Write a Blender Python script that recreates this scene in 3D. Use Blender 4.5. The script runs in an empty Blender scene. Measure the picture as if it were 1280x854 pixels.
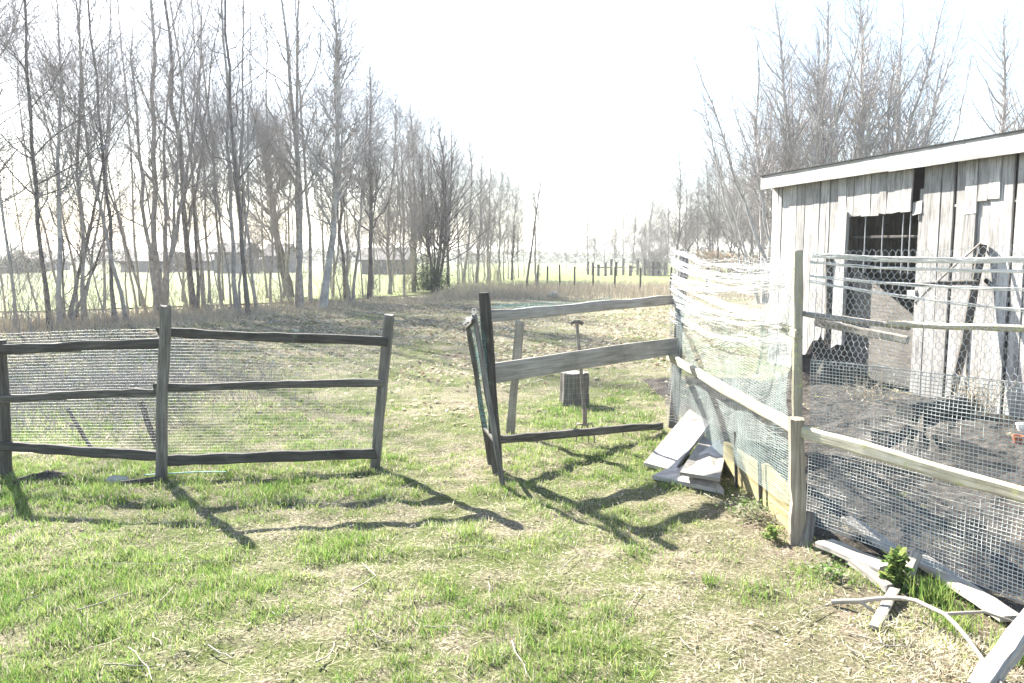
import bpy, bmesh, math, random
import numpy as np
from mathutils import Vector, Matrix

R = math.radians
scene = bpy.context.scene
col = scene.collection
random.seed(7)

# ------------------------------------------------------------------ camera
PITCH = R(6.0)
EYE = 1.6
cam_d = bpy.data.cameras.new('camera')
cam_d.sensor_width = 36.0
cam_d.lens = 36.0 * 1000 / 1280
cam_d.clip_start = 0.05
cam_d.clip_end = 5000
cam = bpy.data.objects.new('camera', cam_d)
cam.location = (0, 0, EYE)
cam.rotation_euler = (R(90) - PITCH, 0, 0)
col.objects.link(cam)
scene.camera = cam

# ------------------------------------------------------------------ sky, sun, exposure
SUN_AZ = R(-36)      # seen from the camera: to the left of the view direction (+Y)
SUN_EL = R(36)
world = bpy.data.worlds.new('World')
scene.world = world
world.use_nodes = True
wn = world.node_tree
bg = wn.nodes['Background']
sky = wn.nodes.new('ShaderNodeTexSky')
sky.sky_type = 'NISHITA'
sky.sun_disc = False
sky.sun_elevation = SUN_EL
sky.sun_rotation = SUN_AZ
sky.air_density = 1.0
sky.dust_density = 1.0
sky.ozone_density = 1.2
wn.links.new(sky.outputs[0], bg.inputs[0])
bg.inputs[1].default_value = 0.065
sun_d = bpy.data.lights.new('sun', 'SUN')
sun_d.energy = 5.0
sun_d.angle = R(0.5)
sun_d.color = (1.0, 0.95, 0.87)
sun = bpy.data.objects.new('sun', sun_d)
sdir = Vector((math.sin(SUN_AZ) * math.cos(SUN_EL), math.cos(SUN_AZ) * math.cos(SUN_EL), math.sin(SUN_EL)))
sun.rotation_euler = sdir.to_track_quat('Z', 'Y').to_euler()
sun.location = sdir * 50
col.objects.link(sun)
vs = scene.view_settings
vs.view_transform = 'Standard'
vs.look = 'None'
vs.exposure = 2.6
vs.gamma = 1.0
scene.cycles.max_bounces = 6
scene.cycles.transparent_max_bounces = 8

# ------------------------------------------------------------------ measuring helpers
CP, SP = math.cos(PITCH), math.sin(PITCH)
def at(px, py, Y):
    """world point at distance Y along +Y for a photograph pixel"""
    u, v = (px - 640) / 1000, (427 - py) / 1000
    t = Y / (CP + v * SP)
    return Vector((u * t, Y, EYE + (-SP + v * CP) * t))
def gp(px, py, z=0.0):
    """ground point under a photograph pixel"""
    u, v = (px - 640) / 1000, (427 - py) / 1000
    t = (EYE - z) / (SP - v * CP)
    return Vector((u * t, (CP + v * SP) * t, z))

# ------------------------------------------------------------------ materials
def new_mat(name):
    m = bpy.data.materials.new(name)
    m.use_nodes = True
    n = m.node_tree.nodes
    b = n['Principled BSDF']
    b.inputs['Roughness'].default_value = 0.85
    b.inputs['Specular IOR Level'].default_value = 0.25
    return m, m.node_tree, b
def N(nt, kind, **kw):
    n = nt.nodes.new(kind)
    for k, v in kw.items():
        setattr(n, k, v)
    return n
def ramp(nt, fac, stops):
    r = N(nt, 'ShaderNodeValToRGB')
    e = r.color_ramp.elements
    while len(e) < len(stops):
        e.new(0.5)
    for i, (p, c) in enumerate(stops):
        e[i].position = p
        e[i].color = (*c, 1) if len(c) == 3 else c
    nt.links.new(fac, r.inputs[0])
    return r
def noise(nt, vec, scale, detail=4, rough=0.55):
    n = N(nt, 'ShaderNodeTexNoise')
    n.inputs['Scale'].default_value = scale
    n.inputs['Detail'].default_value = detail
    n.inputs['Roughness'].default_value = rough
    if vec is not None:
        nt.links.new(vec, n.inputs['Vector'])
    return n
def mixc(nt, fac, a, b, mode='MIX'):
    m = N(nt, 'ShaderNodeMix', data_type='RGBA', blend_type=mode)
    for sock, val in ((m.inputs[0], fac), (m.inputs[6], a), (m.inputs[7], b)):
        if hasattr(val, 'is_linked') or hasattr(val, 'links'):
            nt.links.new(val, sock)
        elif isinstance(val, (int, float)):
            sock.default_value = val
        else:
            sock.default_value = (*val, 1)
    return m.outputs[2]
def bump(nt, b, h, strength, dist=0.01):
    n = N(nt, 'ShaderNodeBump')
    n.inputs['Strength'].default_value = strength
    n.inputs['Distance'].default_value = dist
    nt.links.new(h, n.inputs['Height'])
    nt.links.new(n.outputs[0], b.inputs['Normal'])

def wood_mat(name, dark, mid, light, blotch=None, blotch_at=0.58, vary=0.25, grain=1.0):
    """weathered wood, grain along the object's own Z"""
    m, nt, b = new_mat(name)
    tc = N(nt, 'ShaderNodeTexCoord')
    oi = N(nt, 'ShaderNodeObjectInfo')
    add = N(nt, 'ShaderNodeVectorMath', operation='MULTIPLY_ADD')
    nt.links.new(oi.outputs['Random'], add.inputs[0])
    add.inputs[1].default_value = (17, 31, 53)
    nt.links.new(tc.outputs['Object'], add.inputs[2])
    mp = N(nt, 'ShaderNodeMapping')
    mp.inputs['Scale'].default_value = (38 * grain, 38 * grain, 2.2 * grain)
    nt.links.new(add.outputs[0], mp.inputs[0])
    g = noise(nt, mp.outputs[0], 1.6, 6, 0.65)
    big = noise(nt, add.outputs[0], 3.1, 4)
    r = ramp(nt, g.outputs[0], [(0.3, dark), (0.5, mid), (0.72, light)])
    c = r.outputs[0]
    hue = N(nt, 'ShaderNodeHueSaturation')
    mr = N(nt, 'ShaderNodeMapRange')
    mr.inputs['To Min'].default_value = 1 - vary
    mr.inputs['To Max'].default_value = 1 + vary
    nt.links.new(oi.outputs['Random'], mr.inputs[0])
    nt.links.new(mr.outputs[0], hue.inputs['Value'])
    nt.links.new(c, hue.inputs['Color'])
    c = hue.outputs[0]
    st = ramp(nt, big.outputs[0], [(0.35, (0.72, 0.71, 0.70)), (0.62, (1.05, 1.05, 1.05))])
    c = mixc(nt, 1.0, c, st.outputs[0], 'MULTIPLY')
    if blotch:
        bl = noise(nt, add.outputs[0], 9, 5, 0.7)
        br = ramp(nt, bl.outputs[0], [(blotch_at, (0, 0, 0)), (blotch_at + 0.1, (1, 1, 1))])
        c = mixc(nt, br.outputs[0], c, blotch)
    nt.links.new(c, b.inputs['Base Color'])
    bump(nt, b, g.outputs[0], 0.6, 0.006)
    return m

M = {}
M['rail'] = wood_mat('dark_weathered_rail_wood', (0.03, 0.027, 0.023), (0.075, 0.068, 0.058), (0.15, 0.138, 0.12), (0.10, 0.115, 0.08), 0.62)
M['post'] = wood_mat('weathered_post_wood', (0.07, 0.063, 0.055), (0.15, 0.138, 0.12), (0.27, 0.25, 0.22), (0.15, 0.16, 0.12), 0.62)
M['pale'] = wood_mat('pale_lichened_pole_wood', (0.27, 0.24, 0.17), (0.42, 0.39, 0.30), (0.55, 0.52, 0.43), (0.40, 0.40, 0.20), 0.55)
M['pole_brown'] = wood_mat('brown_pole_wood', (0.16, 0.13, 0.095), (0.28, 0.24, 0.185), (0.40, 0.36, 0.29), (0.2, 0.2, 0.13), 0.62)
M['board'] = wood_mat('grey_sawn_board_wood', (0.16, 0.145, 0.125), (0.25, 0.235, 0.21), (0.34, 0.32, 0.29))
M['mossy'] = wood_mat('mossy_yellow_board_wood', (0.15, 0.13, 0.06), (0.28, 0.24, 0.12), (0.38, 0.33, 0.19), (0.14, 0.15, 0.07), 0.6)
M['shed'] = wood_mat('silvered_shed_plank_wood', (0.16, 0.155, 0.148), (0.36, 0.35, 0.335), (0.50, 0.49, 0.47), (0.20, 0.185, 0.17), 0.60, 0.25, 0.8)
M['fascia'] = wood_mat('pale_fascia_wood', (0.26, 0.25, 0.235), (0.42, 0.41, 0.39), (0.54, 0.53, 0.51), (0.24, 0.225, 0.205), 0.6, 0.06)
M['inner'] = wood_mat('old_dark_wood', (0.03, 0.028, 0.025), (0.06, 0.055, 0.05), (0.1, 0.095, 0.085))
M['scrap'] = wood_mat('bleached_scrap_wood', (0.20, 0.175, 0.145), (0.38, 0.35, 0.305), (0.52, 0.49, 0.44), (0.22, 0.19, 0.155), 0.56)

def plain(name, colr, rough=0.8, var=0.3, scale=20, metal=0.0, b2=None, bs=0.0, spec=0.2):
    m, nt, b = new_mat(name)
    b.inputs['Specular IOR Level'].default_value = spec
    tc = N(nt, 'ShaderNodeTexCoord')
    n = noise(nt, tc.outputs['Object'], scale, 5, 0.6)
    lo = tuple(x * (1 - var) for x in colr)
    hi = tuple(min(1, x * (1 + var)) for x in colr)
    r = ramp(nt, n.outputs[0], [(0.3, lo), (0.7, b2 or hi)])
    nt.links.new(r.outputs[0], b.inputs['Base Color'])
    b.inputs['Roughness'].default_value = rough
    b.inputs['Metallic'].default_value = metal
    if bs:
        bump(nt, b, n.outputs[0], bs, 0.02)
    return m
M['slab'] = plain('cement_sheet', (0.42, 0.385, 0.355), 0.95, 0.45, 4.5, bs=0.5, spec=0.02)
M['felt'] = plain('roof_felt', (0.035, 0.035, 0.037), 0.9, 0.3, 30)
M['tarp'] = plain('dark_tarpaulin', (0.012, 0.017, 0.016), 0.95, 0.3, 6, bs=.5, spec=0.0)
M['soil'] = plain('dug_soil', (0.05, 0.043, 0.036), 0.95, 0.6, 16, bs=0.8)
M['iron'] = plain('rusty_iron', (0.2, 0.16, 0.13), 0.6, 0.4, 40, 0.3)
M['steel'] = plain('galvanised_bar', (0.45, 0.45, 0.46), 0.5, 0.2, 30, 0.4)
M['bark'] = plain('grey_bark', (0.30, 0.275, 0.25), 0.9, 0.45, 7, bs=0.4)
M['bark_dark'] = plain('dark_bark', (0.12, 0.105, 0.095), 0.9, 0.4, 7, bs=0.4)
M['bark_pale'] = plain('birch_bark', (0.36, 0.345, 0.33), 0.8, 0.45, 4, bs=0.3)
M['twig'] = plain('bare_twigs', (0.28, 0.26, 0.25), 0.8, 0.3, 2)
M['twig_pale'] = plain('birch_twigs', (0.34, 0.315, 0.31), 0.8, 0.3, 2)
M['twig_far'] = plain('far_wood_twigs', (0.19, 0.17, 0.165), 0.8, 0.3, 2)
M['dry'] = plain('dry_stalks', (0.42, 0.36, 0.27), 0.85, 0.35, 3)
M['stick'] = plain('bleached_stick', (0.30, 0.265, 0.225), 0.85, 0.3, 6)
M['net_green'] = plain('faded_green_plastic_mesh', (0.42, 0.45, 0.44), 0.7, 0.25, 5)
M['net_grey'] = plain('weathered_green_mesh', (0.24, 0.29, 0.275), 0.7, 0.3, 5)
M['net_teal'] = plain('teal_plastic_net', (0.10, 0.30, 0.30), 0.5, 0.25, 5)
M['wire'] = plain('galvanised_wire', (0.30, 0.30, 0.29), 0.5, 0.3, 9, 0.3)
M['wire_bright'] = plain('bright_wire', (0.5, 0.5, 0.49), 0.5, 0.2, 9, 0.2)
M['roof_tile'] = plain('far_roof', (0.07, 0.066, 0.066), 0.9, 0.2, 2)
M['far_wall'] = plain('far_wall', (0.10, 0.095, 0.09), 0.9, 0.15, 2)
M['far_glass'] = plain('far_window', (0.05, 0.055, 0.06), 0.2, 0.1, 2)
M['stone'] = plain('pale_stone', (0.38, 0.36, 0.32), 0.85, 0.2, 20, bs=0.4)
M['brick_red'] = plain('orange_clay', (0.4, 0.14, 0.07), 0.8, 0.2, 20)

def leaf_mat(name, c1, c2, trans=0.45, scale=1.5):
    m = bpy.data.materials.new(name)
    m.use_nodes = True
    nt = m.node_tree
    nt.nodes.remove(nt.nodes['Principled BSDF'])
    out = nt.nodes['Material Output']
    g = N(nt, 'ShaderNodeNewGeometry')
    n = noise(nt, g.outputs['Position'], scale, 3)
    n2 = noise(nt, g.outputs['Position'], 37, 1)
    mx = N(nt, 'ShaderNodeMath', operation='MULTIPLY_ADD')
    nt.links.new(n2.outputs[0], mx.inputs[0]); mx.inputs[1].default_value = 0.6
    nt.links.new(n.outputs[0], mx.inputs[2])
    r = ramp(nt, mx.outputs[0], [(0.55, c1), (1.05, c2)])
    d = N(nt, 'ShaderNodeBsdfDiffuse'); t = N(nt, 'ShaderNodeBsdfTranslucent'); s = N(nt, 'ShaderNodeMixShader')
    s.inputs[0].default_value = trans
    nt.links.new(r.outputs[0], d.inputs[0]); nt.links.new(r.outputs[0], t.inputs[0])
    nt.links.new(d.outputs[0], s.inputs[1]); nt.links.new(t.outputs[0], s.inputs[2])
    nt.links.new(s.outputs[0], out.inputs[0])
    return m
M['net_white'] = leaf_mat('white_plastic_net', (0.74, 0.74, 0.73), (0.82, 0.82, 0.81), 0.3)
M['grass'] = leaf_mat('grass_blade', (0.10, 0.19, 0.035), (0.20, 0.29, 0.08))
M['grass_y'] = leaf_mat('yellow_grass_blade', (0.20, 0.26, 0.07), (0.33, 0.36, 0.13))
M['straw'] = leaf_mat('straw_blade', (0.40, 0.36, 0.25), (0.58, 0.54, 0.42), 0.3)
M['leaf'] = leaf_mat('weed_leaf', (0.06, 0.11, 0.03), (0.13, 0.2, 0.06), .3)
M['leaf_grey'] = leaf_mat('grey_weed_leaf', (0.16, 0.18, 0.11), (0.28, 0.28, 0.2), 0.25)
M['litter'] = leaf_mat('fallen_leaf', (0.22, 0.15, 0.09), (0.40, 0.33, 0.25), 0.2, 9)
M['needle'] = leaf_mat('evergreen_sprig', (0.03, 0.05, 0.025), (0.06, 0.09, 0.04), 0.2)

def ground_mat():
    m, nt, b = new_mat('rough_grass_ground')
    g = N(nt, 'ShaderNodeNewGeometry')
    p = g.outputs['Position']
    n1 = noise(nt, p, 0.9, 6, 0.62)
    n2 = noise(nt, p, 5.0, 6, 0.7)
    n3 = noise(nt, p, 55, 5, 0.78)
    grass = ramp(nt, n3.outputs[0], [(0.34, (0.035, 0.048, 0.014)), (0.66, (0.14, 0.165, 0.05))])
    dry = ramp(nt, n3.outputs[0], [(0.34, (0.05, 0.041, 0.026)), (0.5, (0.17, 0.148, 0.095)), (0.64, (0.38, 0.345, 0.25))])
    soil = ramp(nt, n3.outputs[0], [(0.34, (0.07, 0.058, 0.042)), (0.66, (0.34, 0.30, 0.235))])
    f1 = N(nt, 'ShaderNodeMath', operation='MULTIPLY_ADD')
    nt.links.new(n2.outputs[0], f1.inputs[0]); f1.inputs[1].default_value = 0.8
    nt.links.new(n1.outputs[0], f1.inputs[2])
    sel = ramp(nt, f1.outputs[0], [(0.82, (0, 0, 0)), (1.0, (1, 1, 1))])
    sel.color_ramp.elements[0].position = 0.77; sel.color_ramp.elements[1].position = 0.98
    c = mixc(nt, sel.outputs[0], dry.outputs[0], grass.outputs[0])
    # bare, trodden ground behind the fence towards the trees
    sx = N(nt, 'ShaderNodeSeparateXYZ'); nt.links.new(p, sx.inputs[0])
    mr = N(nt, 'ShaderNodeMapRange'); nt.links.new(sx.outputs[1], mr.inputs[0])
    mr.inputs['From Min'].default_value = 9; mr.inputs['From Max'].default_value = 17
    ad = N(nt, 'ShaderNodeMath', operation='MULTIPLY'); nt.links.new(mr.outputs[0], ad.inputs[0])
    s2 = ramp(nt, n1.outputs[0], [(0.36, (1, 1, 1)), (0.62, (0.1, 0.1, 0.1))])
    nt.links.new(s2.outputs[0], ad.inputs[1])
    c = mixc(nt, ad.outputs[0], c, soil.outputs[0])
    earth = ramp(nt, n3.outputs[0], [(0.34, (0.055, 0.042, 0.03)), (0.66, (0.27, 0.22, 0.165))])
    ex = N(nt, 'ShaderNodeMapRange'); nt.links.new(sx.outputs[0], ex.inputs[0]); ex.inputs['From Min'].default_value = .75; ex.inputs['From Max'].default_value = 1.5
    ey = N(nt, 'ShaderNodeMapRange'); nt.links.new(sx.outputs[1], ey.inputs[0]); ey.inputs['From Min'].default_value = 5.6; ey.inputs['From Max'].default_value = 4.9
    em = N(nt, 'ShaderNodeMath', operation='MULTIPLY'); nt.links.new(ex.outputs[0], em.inputs[0]); nt.links.new(ey.outputs[0], em.inputs[1])
    en = ramp(nt, n2.outputs[0], [(0.36, (0.25, 0.25, 0.25)), (0.6, (1, 1, 1))])
    e2 = N(nt, 'ShaderNodeMath', operation='MULTIPLY'); nt.links.new(em.outputs[0], e2.inputs[0]); nt.links.new(en.outputs[0], e2.inputs[1])
    c = mixc(nt, e2.outputs[0], c, earth.outputs[0])
    nt.links.new(c, b.inputs['Base Color'])
    b.inputs['Roughness'].default_value = 0.95
    b.inputs['Specular IOR Level'].default_value = 0.1
    bump(nt, b, n3.outputs[0], 0.9, 0.02)
    return m
M['ground'] = ground_mat()
def field_mat():
    m, nt, b = new_mat('young_crop_field')
    g = N(nt, 'ShaderNodeNewGeometry')
    mp = N(nt, 'ShaderNodeMapping'); mp.inputs['Scale'].default_value = (0.25, 1.0, 1)
    nt.links.new(g.outputs['Position'], mp.inputs[0])
    n1 = noise(nt, mp.outputs[0], 0.16, 5, 0.6)
    n3 = noise(nt, g.outputs['Position'], 9, 4, 0.7)
    a = ramp(nt, n3.outputs[0], [(0.3, (0.075, 0.10, 0.016)), (0.7, (0.125, 0.155, 0.03))])
    d = ramp(nt, n3.outputs[0], [(0.3, (0.16, 0.15, 0.07)), (0.7, (0.27, 0.25, 0.13))])
    s = ramp(nt, n1.outputs[0], [(0.60, (0, 0, 0)), (0.72, (1, 1, 1))])
    c = mixc(nt, s.outputs[0], a.outputs[0], d.outputs[0])
    nt.links.new(c, b.inputs['Base Color'])
    b.inputs['Roughness'].default_value = 0.95
    return m
M['field'] = field_mat()

# ------------------------------------------------------------------ object helpers
def tag(o, label=None, cat=None, group=None, kind=None):
    if label: o['label'] = label
    if cat: o['category'] = cat
    if group: o['group'] = group
    if kind: o['kind'] = kind
    return o
def empty(name, loc, label, cat, group=None):
    o = bpy.data.objects.new(name, None)
    o.empty_display_size = 0.2
    o.location = loc
    col.objects.link(o)
    return tag(o, label, cat, group)
def put(name, me, mat, parent=None, mw=None):
    """link a mesh; mw = its world matrix. Parents are never rotated or scaled at build time."""
    if mat is not None:
        me.materials.clear(); me.materials.append(M[mat])
    o = bpy.data.objects.new(name, me)
    mw = mw or Matrix.Identity(4)
    if parent is not None:
        o.parent = parent
        off = Vector(parent.location)
        if parent.parent: off = parent.matrix_basis.translation + parent.parent.location
        if parent.type == 'MESH' and parent.parent:
            pw = Matrix.Translation(parent.parent.location) @ parent.matrix_basis
            o.matrix_basis = pw.inverted() @ mw
        elif parent.type == 'MESH':
            o.matrix_basis = parent.matrix_basis.inverted() @ mw
        else:
            o.matrix_basis = Matrix.Translation(-off) @ mw
    else:
        o.matrix_basis = mw
    col.objects.link(o)
    return o
def mesh_np(name, V, F, smooth=False, mi=None):
    """V (n,3), F (m,k) with one face size"""
    me = bpy.data.meshes.new(name)
    V = np.asarray(V, np.float32); F = np.asarray(F, np.int32)
    k = F.shape[1]
    me.vertices.add(len(V)); me.vertices.foreach_set('co', V.ravel())
    me.loops.add(F.size); me.loops.foreach_set('vertex_index', F.ravel())
    me.polygons.add(len(F))
    me.polygons.foreach_set('loop_start', np.arange(0, F.size, k, dtype=np.int32))
    if mi is not None:
        me.polygons.foreach_set('material_index', np.asarray(mi, np.int32))
    me.polygons.foreach_set('use_smooth', np.full(len(F), smooth))
    me.update(calc_edges=True)
    return me
def mesh_py(name, V, F):
    me = bpy.data.meshes.new(name)
    me.from_pydata([tuple(v) for v in V], [], F)
    me.update()
    return me
def frame_z(p0, p1, roll_ref=Vector((0, 0, 1))):
    z = (p1 - p0).normalized()
    ref = roll_ref if abs(z.dot(roll_ref)) < 0.95 else Vector((0, 1, 0))
    x = ref.cross(z).normalized()
    y = z.cross(x)
    m = Matrix((x, y, z)).transposed().to_4x4()
    m.translation = p0
    return m
def beam_mesh(L, w, h, seg=7, wob=0.006, rnd=0.12, round_=False, taper=1.0, seed=0, chip=0.0):
    """beam along local Z, w along local X, h along local Y"""
    rg = random.Random(seed)
    if round_:
        prof = [(math.cos(2 * math.pi * i / 9) * 0.5 * rg.uniform(.9, 1.08), math.sin(2 * math.pi * i / 9) * 0.5 * rg.uniform(.9, 1.08)) for i in range(9)]
    else:
        c = 0.5 - min(0.16, 0.006 / max(min(w, h), 1e-3) + 0.03)
        prof = [(.5, -c), (.5, c), (c, .5), (-c, .5), (-.5, c), (-.5, -c), (-c, -.5), (c, -.5)]
    n = len(prof)
    V, F = [], []
    ox = oy = 0
    for s in range(seg + 1):
        t = s / seg
        if 0 < s < seg:
            ox += rg.uniform(-wob, wob); oy += rg.uniform(-wob, wob)
        k = 1 + (taper - 1) * t
        kw = k * (1 + rg.uniform(-rnd, rnd)); kh = k * (1 + rg.uniform(-rnd, rnd))
        for (a, b) in prof:
            zz = t * L
            if chip and s in (0, seg): zz += rg.uniform(-chip, chip)
            V.append((ox + a * w * kw, oy + b * h * kh, zz))
    for s in range(seg):
        for i in range(n):
            j = (i + 1) % n
            F.append((s * n + i, s * n + j, (s + 1) * n + j, (s + 1) * n + i))
    F.append(tuple(reversed(range(n)))); F.append(tuple(range(seg * n, seg * n + n)))
    return mesh_py('beam', V, F)
_bs = [100]
def beam(name, p0, p1, w, h, mat, parent=None, ref=Vector((0, 0, 1)), **kw):
    """w = across, perpendicular to the reference (up) direction; h = along it"""
    _bs[0] += 1
    p0, p1 = Vector(p0), Vector(p1)
    me = beam_mesh((p1 - p0).length, w, h, seed=_bs[0], **kw)
    return put(name, me, mat, parent, frame_z(p0, p1, ref))
def tubes(P, Rr, sides=3, rng=None, cap=False):
    """P (n,k,3) polylines, Rr (n,k) radii -> V, F quads"""
    P = np.asarray(P, float); Rr = np.asarray(Rr, float)
    n, k, _ = P.shape
    T = np.gradient(P, axis=1)
    T /= np.linalg.norm(T, axis=2, keepdims=True) + 1e-9
    ref = np.array([0.31, 0.22, 0.925]) if rng is None else rng.normal(size=(n, 1, 3))
    ref = np.broadcast_to(ref, P.shape)
    A = np.cross(T, ref); l = np.linalg.norm(A, axis=2, keepdims=True)
    A2 = np.cross(T, np.broadcast_to(np.array([0.9, -0.3, 0.1]), P.shape))
    A = np.where(l < 0.12, A2, A)
    A /= np.linalg.norm(A, axis=2, keepdims=True) + 1e-9
    B = np.cross(T, A)
    ang = np.arange(sides) * 2 * np.pi / sides
    V = P[:, :, None, :] + Rr[:, :, None, None] * (np.cos(ang)[None, None, :, None] * A[:, :, None, :] + np.sin(ang)[None, None, :, None] * B[:, :, None, :])
    V = V.reshape(-1, 3)
    base = (np.arange(n)[:, None, None] * k + np.arange(k - 1)[None, :, None]) * sides
    i = np.arange(sides)[None, None, :]; j = (i + 1) % sides
    F = np.stack([base + i, base + j, base + sides + j, base + sides + i], -1).reshape(-1, 4)
    return V, F
def join(parts):
    Vs, Fs, o = [], [], 0
    for V, F in parts:
        Vs.append(V); Fs.append(F + o); o += len(V)
    return np.concatenate(Vs), np.concatenate(Fs)
def stick(name, pts, r0, r1, mat, parent=None, sides=6, forks=()):
    pts = np.array([list(p) for p in pts], float)
    o = pts[0].copy()
    k = len(pts)
    parts = [tubes((pts - o)[None], np.linspace(r0, r1, k)[None], sides)]
    for f in forks:
        f = np.array([list(p) for p in f], float)
        parts.append(tubes((f - o)[None], np.linspace(r1 * 1.2, r1 * 0.6, len(f))[None], sides))
    V, F = join(parts)
    me = mesh_np(name, V, F, True)
    return put(name, me, mat, parent, Matrix.Translation(Vector(o)))

# value noise in numpy for scattering
def vnoise(x, y, scale, seed):
    g = np.random.default_rng(seed).random((128, 128))
    u, v = np.asarray(x) * scale + 40, np.asarray(y) * scale + 40
    i, j = np.floor(u).astype(int), np.floor(v).astype(int)
    fu, fv = u - i, v - j
    fu = fu * fu * (3 - 2 * fu); fv = fv * fv * (3 - 2 * fv)
    a = g[i % 128, j % 128]; b = g[(i + 1) % 128, j % 128]; c = g[i % 128, (j + 1) % 128]; d = g[(i + 1) % 128, (j + 1) % 128]
    return (a * (1 - fu) + b * fu) * (1 - fv) + (c * (1 - fu) + d * fu) * fv
def gz(x, y):
    """height of the rough ground"""
    x, y = np.asarray(x, float), np.asarray(y, float)
    fade = np.clip((16 - y) / 4, 0, 1)
    return ((vnoise(x, y, 1.1, 1) - .5) * 0.022 + (vnoise(x, y, 3.7, 2) - .5) * 0.014 + (vnoise(x, y, 8.0, 3) - .5) * 0.034) * fade - 0.01

# ================================================================== THE SETTING
def build_ground():
    xs = np.concatenate([[-900, -300, -90, -40, -20, -12], np.arange(-9, 7.01, 0.05), [9, 16, 30, 60, 120, 300, 900]])
    ys = np.concatenate([[-60, -8, -2, .5], np.concatenate([np.arange(2.0, 9, 0.05), np.arange(9, 16.5, .1)]), [18, 22, 30, 60, 150, 400, 1100]])
    X, Y = np.meshgrid(xs, ys)
    Z = gz(X, Y)
    V = np.stack([X, Y, Z], -1).reshape(-1, 3)
    nx, ny = len(xs), len(ys)
    i = (np.arange(ny - 1)[:, None] * nx + np.arange(nx - 1)[None]).ravel()
    F = np.stack([i, i + 1, i + nx + 1, i + nx], -1)
    return tag(put('ground', mesh_np('ground', V, F, True), 'ground'), kind='structure')
build_ground()
# dug bed inside the pen
def build_bed():
    xs = np.arange(1.6, 5.6, .06); ys = np.arange(3.2, 10.6, .06)
    X, Y = np.meshgrid(xs, ys)
    edge = 1.70 + np.clip((4.45 - Y) * .62, 0, 3) + .05 * vnoise(X, Y, 3, 44)
    far = 4.75 - (Y - 9) * .26
    inside = np.clip(np.minimum(np.minimum(X - edge, far - X) / .12, (10.2 - Y + vnoise(X, Y, 1.5, 45)) / .25), -1, 1)
    Z = gz(X, Y) + .028 * inside + (vnoise(X, Y, 6, 46) - .5) * .06 * np.clip(inside, 0, 1) + (vnoise(X, Y, 15, 47) - .5) * .03 * np.clip(inside, 0, 1)
    V = np.stack([X, Y, Z], -1).reshape(-1, 3)
    nx, ny = len(xs), len(ys)
    i = (np.arange(ny - 1)[:, None] * nx + np.arange(nx - 1)[None]).ravel()
    F = np.stack([i, i + 1, i + nx + 1, i + nx], -1)
    ok = (inside.ravel()[F] > -.5).all(1)
    tag(put('soil_bed', mesh_np('soil_bed', V, F[ok], False), 'soil'), kind='structure')
build_bed()
# crop field beyond the tree row
fe = [(-900, 18), (-40, 21), (-14, 23.5), (-7, 29), (-1, 39), (6, 45), (30, 44), (900, 40), (900, 1100), (-900, 1100)]
tag(put('field', mesh_py('field', [(x, y, 0.03) for x, y in fe], [tuple(range(len(fe)))]), 'field'), kind='structure')

# ================================================================== GRASS AND LITTER
rng = np.random.default_rng(11)
def scatter(n, d0, d1, p=1.0):
    d = d0 + (d1 - d0) * rng.random(n) ** p
    x = (rng.random(n) * 2 - 1) * (0.70 * d + 0.35)
    return x, d
def blades(x, y, h, w, lean, mats, seg2=True):
    n = len(x)
    z = gz(x, y) - 0.004
    a = rng.random(n) * 2 * np.pi
    la = rng.random(n) * 2 * np.pi
    side = np.stack([np.cos(a), np.sin(a), np.zeros(n)], -1) * (w / 2)[:, None]
    dirn = np.stack([np.cos(la) * lean, np.sin(la) * lean, np.ones(n)], -1)
    dirn /= np.linalg.norm(dirn, axis=1, keepdims=True)
    dr2 = np.stack([np.cos(la) * lean * 2.4, np.sin(la) * lean * 2.4, np.ones(n)], -1)
    dr2 /= np.linalg.norm(dr2, axis=1, keepdims=True)
    b = np.stack([x, y, z], -1)
    if seg2:
        m = b + dirn * (h * .55)[:, None]
        t = m + dr2 * (h * .45)[:, None]
        V = np.stack([b - side, b + side, m + side * .8, m - side * .8, t], 1).reshape(-1, 3)
        o = np.arange(n)[:, None] * 5
        F = np.concatenate([o + [0, 1, 2], o + [0, 2, 3], o + [3, 2, 4]], 1).reshape(-1, 3)
        return V, F, np.repeat(mats, 3)
    t = b + dirn * h[:, None]
    V = np.stack([b - side, b + side, t], 1).reshape(-1, 3)
    F = np.arange(n * 3).reshape(-1, 3)
    return V, F, mats
def grass_sheet(name, label, parts, mats):
    Vs, Fs, Ms, o = [], [], [], 0
    for V, F, m in parts:
        Vs.append(V); Fs.append(F + o); Ms.append(m); o += len(V)
    me = mesh_np(name, np.concatenate(Vs), np.concatenate(Fs), False, np.concatenate(Ms))
    for k in mats: me.materials.append(M[k])
    ob = bpy.data.objects.new(name, me)
    col.objects.link(ob)
    return tag(ob, label, 'grass', kind='stuff')
def grass_density(x, y):
    g = 0.55 * vnoise(x, y, 1.3, 21) + 0.45 * vnoise(x, y, 4.5, 22)
    # worn path through the gateway; bare earth beside the netted fence
    g -= 0.26 * np.exp(-((x + 0.35 - 0.03 * (y - 5)) / 0.75) ** 2) * np.clip((y - 3.4) / 2, 0, 1)
    g -= 0.30 * np.exp(-((x - 1.6) / 0.5) ** 2) * (y < 5.4)
    g -= 0.17 * np.clip((y - 6.5) / 2.5, 0, 1)
    g += 0.10 * np.exp(-((y - 8.0) / 1.0) ** 2) * ((x > 0.2) & (x < 1.5))
    pen = (x > 1.72) & (y > 4.4 - 1.5 * (x - 1.7)) & (y < 13)
    return np.where(pen, g - 0.55, g)
parts = []
x, y = scatter(430000, 2.5, 9.0, 1.0)
g = grass_density(x, y)
clump = vnoise(x, y, 14.0, 23)
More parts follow.
